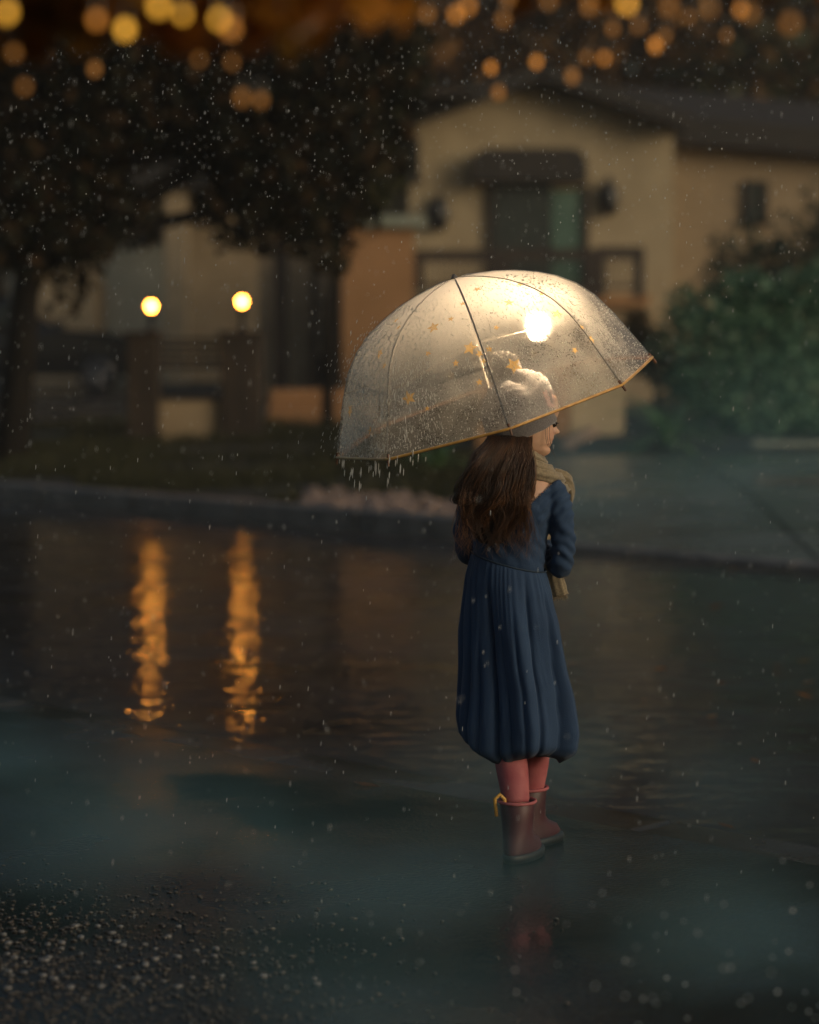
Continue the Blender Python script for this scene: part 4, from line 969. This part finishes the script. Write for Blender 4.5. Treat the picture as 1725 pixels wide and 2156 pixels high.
# leggings and boots
M['legging'] = pbr('pink_legging', (.30,.065,.075), (.40,.12,.12), .7, 30, .0005, 200)
M['boot'] = pbr('dark_maroon_boot', (.038,.008,.010), (.065,.014,.017), .5, 12)
M['sole'] = pbr('black_boot_sole', (.012,.012,.013), None, .55)
M['yellow'] = pbr('yellow_loop', (.55,.30,.05), None, .5)
for leg in (RLEG, LLEG):
    mb = MB(); limb(mb, leg[:-1], [.046, .046, .038, .037, .030], 20); mb.build('legging', M['legging'], PERSON, True)
def boot(ankle, yaw):
    d_ = Vector((math.cos(yaw), math.sin(yaw), 0)); sd = Vector((-d_.y, d_.x, 0)); g = Vector((ankle.x, ankle.y, PZ)); rings = []
    top = .135
    for (z, f0, f1, wd) in ((.012, -.045, .105, .032), (.026, -.047, .109, .035), (.042, -.046, .095, .035), (.055, -.043, .062, .034), (.07, -.040, .043, .034), (.095, -.040, .040, .036), (top, -.043, .043, .040), (top + .003, -.041, .041, .038), (top - .02, -.038, .038, .035)):
        ring = []
        for j in range(24):
            t = 2 * math.pi * j / 24; c_, s_ = math.cos(t), math.sin(t); mid = (f0 + f1) / 2
            ring.append(g + d_ * (mid + (f1 - f0) / 2 * c_) + sd * (wd * s_ * (1 - .18 * max(0, c_) * (z < .07))) + Vector((0, 0, z)))
        rings.append(ring)
    o = MB(); o.loft(rings); o = o.build('boot', M['boot'], PERSON, True)
    rs = []
    for z, ex in ((0.0, .0), (.014, .003), (.02, .0)):
        rs.append([g + d_ * (.035 + (.081 + ex) * math.cos(2 * math.pi * j / 24)) + sd * ((.035 + ex) * math.sin(2 * math.pi * j / 24)) + Vector((0, 0, z)) for j in range(24)])
    MB().loft(rs).build('sole', M['sole'], o, True)
    MB().tube([g + d_ * .0445 * math.cos(a_) + sd * .0415 * math.sin(a_) + Vector((0, 0, top + .002)) for a_ in np.linspace(0, 2 * math.pi, 25)[:-1]], .004, 6, closed=True).build('boot_trim', M['legging'], o, True)
    bk = g - d_ * .03 + sd * .03
    if ankle is not LLEG[-1]: return
    MB().tube([bk + Vector((-.008, 0, top - .03)), bk + Vector((-.012, -.004, top + .01)), bk + Vector((0, -.004, top + .02)), bk + Vector((.01, -.004, top + .01)), bk + Vector((.012, 0, top - .03))], .005, 6).build('pull_loop', M['yellow'], o, True)
boot(RLEG[-1], R(48)); boot(LLEG[-1], R(62))

# hat: rings parallel to the tilted brim
HBC = W(.0144, .012, 1.071); HE = Vector((.92 * math.cos(HY_), .92 * math.sin(HY_), .392)).normalized(); HD = Vector((math.sin(HY_), -math.cos(HY_), 0)); HN = HD.cross(HE); HN = HN if HN.z > 0 else -HN
HT = [(-.012, -.078, .080, .068), (0.0, -.082, .085, .073), (.012, -.084, .088, .0765), (.035, -.087, .096, .080), (.06, -.083, .098, .081), (.08, -.074, .095, .077), (.098, -.062, .086, .068), (.112, -.047, .07, .053), (.122, -.03, .045, .033), (.126, -.012, .02, .013)]
def hatp(n_, t):
    b0_, f0_, wd = lerp_table(HT, n_); mid = (b0_ + f0_) / 2; c_, s_ = math.cos(t), math.sin(t)
    r_ = 1 + .05 * math.exp(-((n_ - .1) / .025) ** 2) * math.cos(2 * t + .4) + .012 * math.sin(5 * t + 40 * n_) * min(1, max(0, n_ / .05)) 
    p = HBC + HE * (mid + (f0_ - b0_) / 2 * c_ * r_) + HD * (wd * s_ * r_) + HN * n_
    p += HN * (.014 * math.exp(-((c_ - .75) / .3) ** 2) * max(0, (n_ - .05) / .07) - .012 * math.exp(-((c_ - .2) / .22) ** 2) * max(0, (n_ - .05) / .07))
    return p + (HN * .0015 + HE * .001) * noise.noise(Vector((c_ * 3, s_ * 3, n_ * 30)))
m, nt, b, out = nodes('grey_felt'); b.inputs['Roughness'].default_value = .95; b.inputs['Sheen Weight'].default_value = .5
tc = nt.nodes.new('ShaderNodeTexCoord'); n1 = nt.nodes.new('ShaderNodeTexNoise'); n1.inputs['Scale'].default_value = 320; n1.inputs['Detail'].default_value = 4; nt.links.new(tc.outputs['Object'], n1.inputs[0])
r_ = nt.nodes.new('ShaderNodeValToRGB'); r_.color_ramp.elements[0].position = .3; r_.color_ramp.elements[1].position = .7; r_.color_ramp.elements[0].color = (.11, .10, .10, 1); r_.color_ramp.elements[1].color = (.20, .182, .178, 1)
nt.links.new(n1.outputs[0], r_.inputs[0]); nt.links.new(r_.outputs[0], b.inputs['Base Color']); bp = nt.nodes.new('ShaderNodeBump'); bp.inputs['Distance'].default_value = .001; nt.links.new(n1.outputs[0], bp.inputs['Height']); nt.links.new(bp.outputs[0], b.inputs['Normal']); M['felt'] = m
mb = MB(); mb.loft([[hatp(n_, 2 * math.pi * j / 64) for j in range(64)] for n_ in np.linspace(-.012, .126, 40)], cap=False)
cap_i = [39 * 64 + j for j in range(64)]; mb.f.append(tuple(cap_i))
hat = mb.build('hat', M['felt'], PERSON, True)
sm = hat.modifiers.new('thick', 'SOLIDIFY'); sm.thickness = .004; sm.offset = -1
MB().tube([hatp(.022, 2 * math.pi * j / 64) for j in range(64)], .0018, 6, closed=True).build('brim_seam', M['felt'], hat, True)
hbv = BVHTree.FromPolygons([Vector(v) for v in mb.v], mb.f)
# bobble: many short yarn ends
pc = W(-.035, .012, 1.212); rad_p = .040
d_ = RNG.normal(size=(5200, 3)); d_ /= np.linalg.norm(d_, axis=1)[:, None]; tip = np.array(pc) + d_ * (rad_p * RNG.uniform(.82, 1.08, 5200))[:, None] * np.array([1.05, 1, .95]); bs = np.array(pc) + d_ * .018
sd = np.cross(d_, RNG.normal(size=(5200, 3))); sd /= np.linalg.norm(sd, axis=1)[:, None]; sd *= .0011
bobm = pbr('bobble_yarn', (.2,.185,.175), (.28,.26,.245), .95, 200)
bobble = link('bobble', quads_mesh('bobble', np.stack([bs - sd, bs + sd, tip + sd * .8, tip - sd * .8], 1)), bobm, hat)
MB().ell(pc, (.033, .032, .031), 16, 12).build('bobble_core', bobm, bobble, True)
# pink lettering on the front of the hat
M['pink'] = pbr('pink_applique', (.62,.34,.30), (.72,.45,.40), .8, 160, .0006, 300)
def patch(name, px0, py0, px1, py1, wpx):
    a, b_ = Vector((px0, py0)), Vector((px1, py1)); n_ = 8; vv, ff = [], []
    dd = (b_ - a).normalized(); pr = Vector((-dd.y, dd.x)) * wpx / 2
    for i in range(n_ + 1):
        for s_ in (-1, 0, 1):
            q = a.lerp(b_, i / n_) + pr * s_; dr = (P(q.x, q.y, 5) - eye).normalized(); h_ = hbv.ray_cast(eye, dr)
            if not h_[0]: h_ = hbv.find_nearest(eye + dr * 5.62)
            vv.append(h_[0] - dr * (.0022 if s_ else .003))
    for i in range(n_):
        for s_ in range(2): ff.append((i * 3 + s_, i * 3 + s_ + 1, i * 3 + s_ + 4, i * 3 + s_ + 3))
    m_ = MB(); m_.add(vv, ff); link(name, m_.mesh(name), M['pink'], hat, True)
patch('letter_stroke', 1146, 822, 1160, 858, 9); patch('letter_stroke', 1156, 858, 1170, 852, 8); patch('letter_stroke', 1162, 820, 1170, 846, 7)

# hair: clumped wavy locks falling from under the hat
m, nt, b, out = nodes('brown_hair'); b.inputs['Roughness'].default_value = .38; b.inputs['Specular IOR Level'].default_value = .6
at = nt.nodes.new('ShaderNodeAttribute'); at.attribute_name = 'tone'; r_ = nt.nodes.new('ShaderNodeValToRGB'); r_.color_ramp.elements[0].color = (.012, .006, .0035, 1); r_.color_ramp.elements[1].color = (.21, .092, .034, 1)
e2 = r_.color_ramp.elements.new(.55); e2.color = (.06, .026, .011, 1); nt.links.new(at.outputs['Fac'], r_.inputs[0]); nt.links.new(r_.outputs[0], b.inputs['Base Color']); M['hair'] = m
hv, hf, ht = [], [], []
def strand(path, w0, tone):
    m_ = len(path); b0_ = len(hv)
    for i, p in enumerate(path):
        u = i / (m_ - 1); t = (path[min(i + 1, m_ - 1)] - path[max(i - 1, 0)]).normalized(); a = t.cross(Vector((0, 1, 0))); a = a.normalized() if a.length > 1e-4 else Vector((1, 0, 0)); bb = a.cross(t)
        w_ = w0 * (1 - .75 * max(0, u - .6) / .4) * (.7 + .3 * min(1, u * 6))
        for k in range(3): an = 2 * math.pi * k / 3 + .5; hv.append(p + (a * math.cos(an) + bb * math.sin(an)) * w_); ht.append(min(1, tone + .12 * u))
    for i in range(m_ - 1):
        for k in range(3): k2 = (k + 1) % 3; hf.append((b0_ + i * 3 + k, b0_ + i * 3 + k2, b0_ + i * 3 + 3 + k2, b0_ + i * 3 + 3 + k))
LOCKS = []
NL = 74
for i in range(NL):
    u = (i + random.uniform(-.4, .4)) / (NL - 1); layer = random.random()
    x0 = -.058 + .080 * u; arc = max(0, 1 - ((x0 + .012) / .062) ** 2)
    p0 = W(x0, .012 - .052 * math.sqrt(arc) - .004 * layer, 1.062 - .01 * (1 - u) + .004 * layer)
    xm = -.130 + .150 * u; p1 = W(x0 * .45 + xm * .55, -.058 - .034 * math.sqrt(max(0, 1 - ((u - .5) * 1.75) ** 2)) - .012 * layer, 1.005)
    p2 = W(xm + random.uniform(-.006, .006), -.07 - .036 * math.sqrt(max(0, 1 - ((u - .5) * 1.9) ** 2)) - .012 * layer, .92)
    zend = .795 + .07 * abs(u - .55) * 1.6 + random.uniform(-.02, .045) if u < .9 else .86 + random.uniform(-.03, .03)
    xe = -.118 + .118 * u + random.uniform(-.012, .012)
    p3 = W(xm * .5 + xe * .5, -.078 - .026 * layer, .5 * (.92 + zend) + .01); p4 = W(xe, -.074 - .022 * layer + random.uniform(-.012, .006), zend)
    ctr = smooth_path([p0, p1, p2, p3, p4], 5); ph0 = random.uniform(0, 6.28); am = random.uniform(.006, .017); fr = random.uniform(1.5, 2.5)
    ctr = [p + Vector((am * math.sin(ph0 + fr * 6.28 * k / 20) * (.35 + 1.3 * (k / 20) ** 1.2), .5 * am * math.cos(ph0 + fr * 6.28 * k / 20), 0)) for k, p in enumerate(ctr)]
    tone0 = .12 + .75 * random.random() ** 1.3 * (.55 + .45 * layer) + (.15 if .72 < u else 0)
    for s_ in range(46):
        an = random.uniform(0, 6.28); ra = math.sqrt(random.random()); ph1 = random.uniform(0, 6.28); w_amp = random.uniform(.0003, .0016); cut = random.randint(14, 21)
        pth = []
        for k, p in enumerate(ctr[:cut]):
            v = k / 20; cr = .0105 * (.75 + .6 * math.sin(math.pi * min(1, v * 1.1))) * (1 - .72 * max(0, v - .62) / .38)
            pth.append(p + Vector((math.cos(an + v * 1.5) * ra * cr, math.sin(an + v * 1.5) * ra * cr * .8, 0)) + Vector((w_amp * math.sin(ph1 + v * 14), w_amp * math.cos(ph1 * 2 + v * 11), 0)))
        strand(pth, random.uniform(.00035, .0008), min(1, max(0, tone0 + random.uniform(-.2, .2))))
for i in range(190):                                           # flyaways and side wisps
    side = random.random(); u = random.choice((random.uniform(-.02, .12), random.uniform(.85, 1.0), random.random()))
    xm = -.135 + .155 * u + random.uniform(-.01, .01)
    pth = smooth_path([W(-.055 + .075 * u, -.04, 1.05), W(xm * .8, -.085, .99), W(xm, -.1 + random.uniform(-.02,.01), .91), W(xm + random.uniform(-.02,.02), -.09, .84), W(xm + random.uniform(-.03,.03), -.085, random.uniform(.77, .83))], 5)
    pth = [p + Vector((.006 * math.sin(i + k * .55), 0, 0)) * (k / 20) for k, p in enumerate(pth)]; strand(pth, .0005, random.uniform(.3, .9))
for (dx, dz_e) in ((.0, 0), (.006, .01), (-.004, -.012)):     # wisps in front of the ear
    a0 = HC + (HF * (.045 + dx) + HR * .058 + HU * .012) * HS
    pth = smooth_path([a0, a0 - HU * .03 - HF * .004 + HR * .006, a0 - HU * .06 + HF * .004 + HR * .004, a0 - HU * (.085 + dz_e) + HF * .022 + HR * .0], 5); strand(pth, .0006, .35)
me = bpy.data.meshes.new('hair'); me.from_pydata([tuple(v) for v in hv], [], hf); me.update(); a_ = me.attributes.new('tone', 'FLOAT', 'POINT'); a_.data.foreach_set('value', np.array(ht, dtype=np.float32))
hair = link('hair', me, M['hair'], PERSON, True)
hb = MB(); rings = []                                          # dense mass under the locks
for (z, xa_, xb_, y0_, dp_) in ((1.068, -.05, .02, -.012, .040), (1.04, -.062, .022, -.022, .045), (1.0, -.10, .018, -.035, .045), (.95, -.124, .006, -.048, .040), (.90, -.126, .0, -.056, .036), (.86, -.122, -.006, -.060, .030), (.83, -.108, -.018, -.064, .022), (.81, -.09, -.035, -.066, .012)):
    rings.append([W((xa_ + xb_) / 2 + (xb_ - xa_) / 2 * math.cos(2 * math.pi * j / 28), y0_ + dp_ * math.sin(2 * math.pi * j / 28), z) for j in range(28)])
hb.loft(rings); hb.build('under_hair', pbr('deep_brown_hair', (.012,.006,.0035), (.028,.013,.006), .5, 12, .004, 60, stretch=(12, 12, .8)), hair, True)
# tan highlight on the hair, put in as a small coloured bead
MB().ell(W(-.042, -.118, .975), (.007, .005, .011), 10, 8, Matrix.Rotation(.5, 3, 'Y')).build('hair_highlight', pbr('tan_highlight', (.17,.11,.05), (.24,.16,.08), .7, 40), hair, True)

# scarf: knitted loops round the neck and a hanging tail
m, nt, b, out = nodes('ribbed_knit'); b.inputs['Roughness'].default_value = .95; b.inputs['Sheen Weight'].default_value = .4
tc = nt.nodes.new('ShaderNodeTexCoord'); n1 = nt.nodes.new('ShaderNodeTexNoise'); n1.inputs['Scale'].default_value = 210; nt.links.new(tc.outputs['Object'], n1.inputs[0])
r_ = nt.nodes.new('ShaderNodeValToRGB'); r_.color_ramp.elements[0].position = .3; r_.color_ramp.elements[1].position = .7; r_.color_ramp.elements[0].color = (.16, .125, .075, 1); r_.color_ramp.elements[1].color = (.30, .245, .155, 1)
nt.links.new(n1.outputs[0], r_.inputs[0]); nt.links.new(r_.outputs[0], b.inputs['Base Color']); M['knit'] = m
def ribbed(mb, path, rad, ribs=9, flat=1.0, closed=False, amp=.13):
    path = [Vector(p) for p in path]; n_ = len(path); up = Vector((0, 0, 1)); seg = ribs * 4; rings = []
    for i, p in enumerate(path):
        t = (path[(i + 1) % n_] - path[i - 1]) if closed else (path[min(i + 1, n_ - 1)] - path[max(i - 1, 0)]); t.normalize()
        a = t.cross(up); a = a.normalized() if a.length > .05 else t.orthogonal().normalized(); bb = a.cross(t); r_ = rad[i] if hasattr(rad, '__len__') else rad
        rings.append([p + (a * math.cos(2 * math.pi * j / seg) * flat + bb * math.sin(2 * math.pi * j / seg)) * r_ * (1 + amp * math.cos(ribs * 2 * math.pi * j / seg) + .05 * math.sin(i * 2.1 + j)) for j in range(seg)])
    mb.loft(rings, True, closed)
scf = MB()
for (cx_, cy_, cz, ra, rb, tr_, tilt, tn) in ((.010, .014, .998, .048, .050, .0120, .16, .2), (.014, .018, .980, .060, .058, .0135, .2, 1.0), (.022, .022, .962, .076, .068, .0140, .24, 2.2), (.032, .036, .947, .080, .075, .012, .28, .5)):
    pth = []
    for j in range(56):
        t = 2 * math.pi * j / 56
        pth.append(W(cx_ + ra * math.cos(t), cy_ + rb * math.sin(t), cz - tilt * ra * math.cos(t) + .004 * math.sin(3 * t + tn) + (-.03 * max(0, math.sin(t)) * (tr_ < .0135 and cz < .96)) + (.016 * max(0, -math.sin(t)))))
    ribbed(scf, pth, tr_, 6, 1.0, True)
ribbed(scf, smooth_path([W(.085, .03, .965), W(.112, .03, .955), W(.122, .045, .925), W(.118, .07, .89), W(.10, .10, .84)], 6), [.013] * 24 + [.012], 6)
tail = smooth_path([W(.075, .10, .86), W(.082, .105, .78), W(.090, .10, .72), W(.101, .095, .67)], 6); n_ = len(tail)
ribbed(scf, tail, [.018 + .006 * i / n_ for i in range(n_)], 8, .42, False, .10)
for k in range(16):
    q = tail[-1] + Vector((-.018 + .0025 * k, random.uniform(-.004, .004), .002)); scf.tube([q, q + Vector((.003, 0, -.011 + random.uniform(-.003, .003)))], [.0014, .0009], 4)
scf.build('scarf', M['knit'], PERSON, True)

# ------------------------------------------------------------------ rain, dripping water, gravel, leaves
m, nt, b, out = nodes('rain_water'); b.inputs['Base Color'].default_value = (.9, .92, .9, 1); b.inputs['Roughness'].default_value = .05; b.inputs['Transmission Weight'].default_value = .4; b.inputs['IOR'].default_value = 1.33
tl = nt.nodes.new('ShaderNodeBsdfTranslucent'); tl.inputs[0].default_value = (.9, .92, .9, 1); mx = nt.nodes.new('ShaderNodeMixShader'); mx.inputs[0].default_value = .4
nt.links.new(b.outputs[0], mx.inputs[1]); nt.links.new(tl.outputs[0], mx.inputs[2]); nt.links.new(mx.outputs[0], out.inputs[0]); M['rain'] = m
cs, rs, axs, lns = BEADS
for i in range(5200):                                         # fine streaks on the weather side
    th = random.uniform(-2.4, -.35) if random.random() < .8 else random.uniform(-.3, 1.2); h = random.random() ** .8 * .3; c = upt(th, h, off=.0012); dn = (upt(th, max(h - .02, 0)) - upt(th, h + .01)).normalized()
    cs.append(c); rs.append(random.uniform(.00035, .0007)); axs.append(tuple(dn)); lns.append(random.uniform(.0012, .006))
tag(link('rain_beads', beads(*BEADS), M['rain'], U, True), kind='stuff')
def rain(name, n, x, y, z, r0, r1, st0, st1, label, keep=None):
    cs, rs, axs, lns = [], [], [], []
    ax = Vector((.06, 0, 1)).normalized()
    while len(cs) < n:
        p = (random.uniform(*x), random.uniform(*y), random.uniform(*z))
        if keep and not keep(p): continue
        r_ = random.uniform(r0, r1); cs.append(p); rs.append(r_); axs.append(tuple(ax)); lns.append(r_ * random.uniform(st0, st1))
    return tag(link(name, beads(cs, rs, axs, lns), M['rain'], None, True), label, 'rain', kind='stuff')
def dry(p):                                                   # no rain under the canopy
    q = Vector(p) - UC; return not (q.cross(AX).length < .42 and q.dot(AX) < .3)
rain('falling_rain', 4600, (-1.7, 1.7), (3.9, 8.5), (.1, 2.5), .0004, .0009, 3, 9, 'fine drops of rain falling across the whole street', dry)
rain('tree_drips', 3800, (-1.5, .9), (4.3, 7.5), (1.35, 2.4), .0006, .0014, 1.0, 2.6, 'pale water drops dripping in the dark upper left air', lambda p: dry(p) and random.random() < (p[2] - 1.2) / 1.1)
rain('ground_spray', 300, (-.2, 1.1), (3.0, 3.9), (.1, .45), .0013, .0030, .8, 1.2, 'out of focus spray drops close to the camera at lower right', lambda p: random.random() < max(0, (p[0] - .1) / .8) + .03)
cs, rs, axs, lns = [], [], [], []
for i in range(48):                                          # water shedding from the weather side of the canopy
    th = random.uniform(-1.75, -.5); c = upt(th, 0) + Vector((random.gauss(0, .012), random.gauss(0, .02), -abs(random.gauss(0, .035)))); cs.append(c); rs.append(random.uniform(.0007, .0017)); axs.append((.04, 0, 1)); lns.append(random.uniform(.004, .014))
for i in range(420):                                          # splash fringe around the dome
    th = random.uniform(-2.4, -.7); h = random.random() * .27; c = upt(th, h, off=random.expovariate(55)) + Vector((0, 0, random.uniform(-.004, .008))); cs.append(c); rs.append(random.uniform(.0004, .001)); axs.append((.3, 0, 1)); lns.append(random.uniform(.0015, .006))
axs = [tuple(Vector(a).normalized()) for a in axs]
tag(link('canopy_runoff', beads(cs, rs, axs, lns), M['rain'], None, True), 'golden water drops running off the left side of the umbrella', 'rain', kind='stuff')
# loose wet gravel on the near pavement, lower left
M['gravel'] = pbr('wet_gravel', (.018,.016,.014), (.08,.066,.05), .22, 26, .001, 200)
M['pebble'] = pbr('pale_pebble', (.10,.10,.095), (.18,.175,.165), .3, 30)
cs, rs, axs, lns = [], [], [], []
for i in range(20000):
    x = random.uniform(-1.3, .35); y = random.uniform(4.2, 5.6)
    if random.random() > max(.02, 1 - (x + .95) / 1.0) * max(.05, 1 - (y - 4.4) / 1.05): continue
    r_ = random.choice((.002, .003, .003, .004, .0055)) * random.uniform(.7, 1.3); cs.append((x, y, r_ * .3)); rs.append(r_); a = random.uniform(0, 6.28); axs.append((math.cos(a), math.sin(a), 0)); lns.append(r_ * random.uniform(1, 1.9))
def flat_beads(*q):
    me = beads(*q); co = np.empty(len(me.vertices) * 3, dtype=np.float32); me.vertices.foreach_get('co', co); co[2::3] *= .5; co[2::3] += PZ + .0006; me.vertices.foreach_set('co', co); me.update(); return me
tag(link('loose_gravel', flat_beads(cs, rs, axs, lns), M['gravel'], None, False), 'loose wet gravel scattered on the near pavement at lower left', 'gravel', kind='stuff')
cs, rs, axs, lns = [], [], [], []
for i in range(130):
    x = random.uniform(-.9, -.1); y = random.uniform(4.45, 4.95)
    if random.random() > max(.05, 1 - (x + .85) / .7): continue
    r_ = random.uniform(.005, .009); cs.append((x, y, r_ * .35)); rs.append(r_); a = random.uniform(0, 6.28); axs.append((math.cos(a), math.sin(a), 0)); lns.append(r_ * random.uniform(1, 1.7))
tag(link('pale_pebbles', flat_beads(cs, rs, axs, lns), M['pebble'], None, False), 'paler wet pebbles among the gravel in the lower left corner', 'gravel', kind='stuff')
v = []
for i in range(70):
    s = random.uniform(S_NEAR - .6, S_FAR - .1); t = random.uniform(-9, -1); p = st(s, t, -.045 if s > S_GUT else .006 + PZ if s < S_NEAR else -.035); a = random.uniform(0, 6.28); l_ = random.uniform(.02, .045)
    e1 = Vector((math.cos(a), math.sin(a), random.uniform(-.1, .3))) * l_; e2 = Vector((-math.sin(a), math.cos(a), random.uniform(-.2, .2))) * l_ * .5
    v.append([p - e1, p + e2, p + e1, p - e2])
tag(link('fallen_leaves', quads_mesh('fallen_leaves', np.array(v)), M['leaf_autumn']), 'small fallen leaves lying on the wet road', 'leaves', kind='stuff')

# ------------------------------------------------------------------ haze
m, nt, b, out = nodes('haze_air'); nt.nodes.remove(b); pv = nt.nodes.new('ShaderNodeVolumePrincipled'); pv.inputs['Color'].default_value = (.94, .9, .8, 1); pv.inputs['Density'].default_value = .0015; pv.inputs['Anisotropy'].default_value = .3
nt.links.new(pv.outputs[0], out.inputs['Volume'])
tag(MB().box((0, 60, 8), (240, 280, 18.5)).build('haze', m), 'thin pale rain haze hanging over the whole street', 'haze', kind='stuff')

m, nt, b, out = nodes('mist_air'); nt.nodes.remove(b); pv = nt.nodes.new('ShaderNodeVolumePrincipled'); pv.inputs['Color'].default_value = (.40, .76, .82, 1); pv.inputs['Anisotropy'].default_value = .2
tc = nt.nodes.new('ShaderNodeTexCoord'); n1 = nt.nodes.new('ShaderNodeTexNoise'); n1.inputs['Scale'].default_value = 1.25; n1.inputs['Detail'].default_value = 2.5; nt.links.new(tc.outputs['Object'], n1.inputs[0])
sx = nt.nodes.new('ShaderNodeSeparateXYZ'); nt.links.new(tc.outputs['Object'], sx.inputs[0])
up = nt.nodes.new('ShaderNodeMapRange'); up.interpolation_type = 'SMOOTHSTEP'; up.inputs[1].default_value = .5; up.inputs[2].default_value = .1; up.inputs[3].default_value = 0; up.inputs[4].default_value = 1; nt.links.new(sx.outputs['Z'], up.inputs[0])
dn = nt.nodes.new('ShaderNodeMapRange'); dn.inputs[1].default_value = .52; dn.inputs[2].default_value = .74; dn.inputs[3].default_value = 0; dn.inputs[4].default_value = .68; nt.links.new(n1.outputs[0], dn.inputs[0])
mu = nt.nodes.new('ShaderNodeMath'); mu.operation = 'MULTIPLY'; nt.links.new(up.outputs[0], mu.inputs[0]); nt.links.new(dn.outputs[0], mu.inputs[1]); nt.links.new(mu.outputs[0], pv.inputs['Density'])
nt.links.new(pv.outputs[0], out.inputs['Volume'])
tag(MB().box((.2, 5.0, PZ + .225), (6.0, 3.6, .43)).build('ground_mist', m), 'thin drifting mist low over the near wet pavement', 'mist', kind='stuff')

m2 = m.copy(); m2.name = 'driveway_mist_air'
for n_ in m2.node_tree.nodes:
    if n_.type == 'TEX_NOISE': n_.inputs['Scale'].default_value = .5
    if n_.type == 'VOLUME_PRINCIPLED': n_.inputs['Color'].default_value = (.66, .92, .86, 1)
    if n_.type == 'MAP_RANGE':
        if n_.interpolation_type == 'SMOOTHSTEP': n_.inputs[1].default_value = 1.5; n_.inputs[2].default_value = .1
        else: n_.inputs[1].default_value = .35; n_.inputs[4].default_value = .10
tag(MB().box((4.3, 17.6, .83), (6.8, 6.4, 1.5)).build('driveway_mist', m2), 'cool mist drifting over the driveway and shrubs on the right', 'mist', kind='stuff')
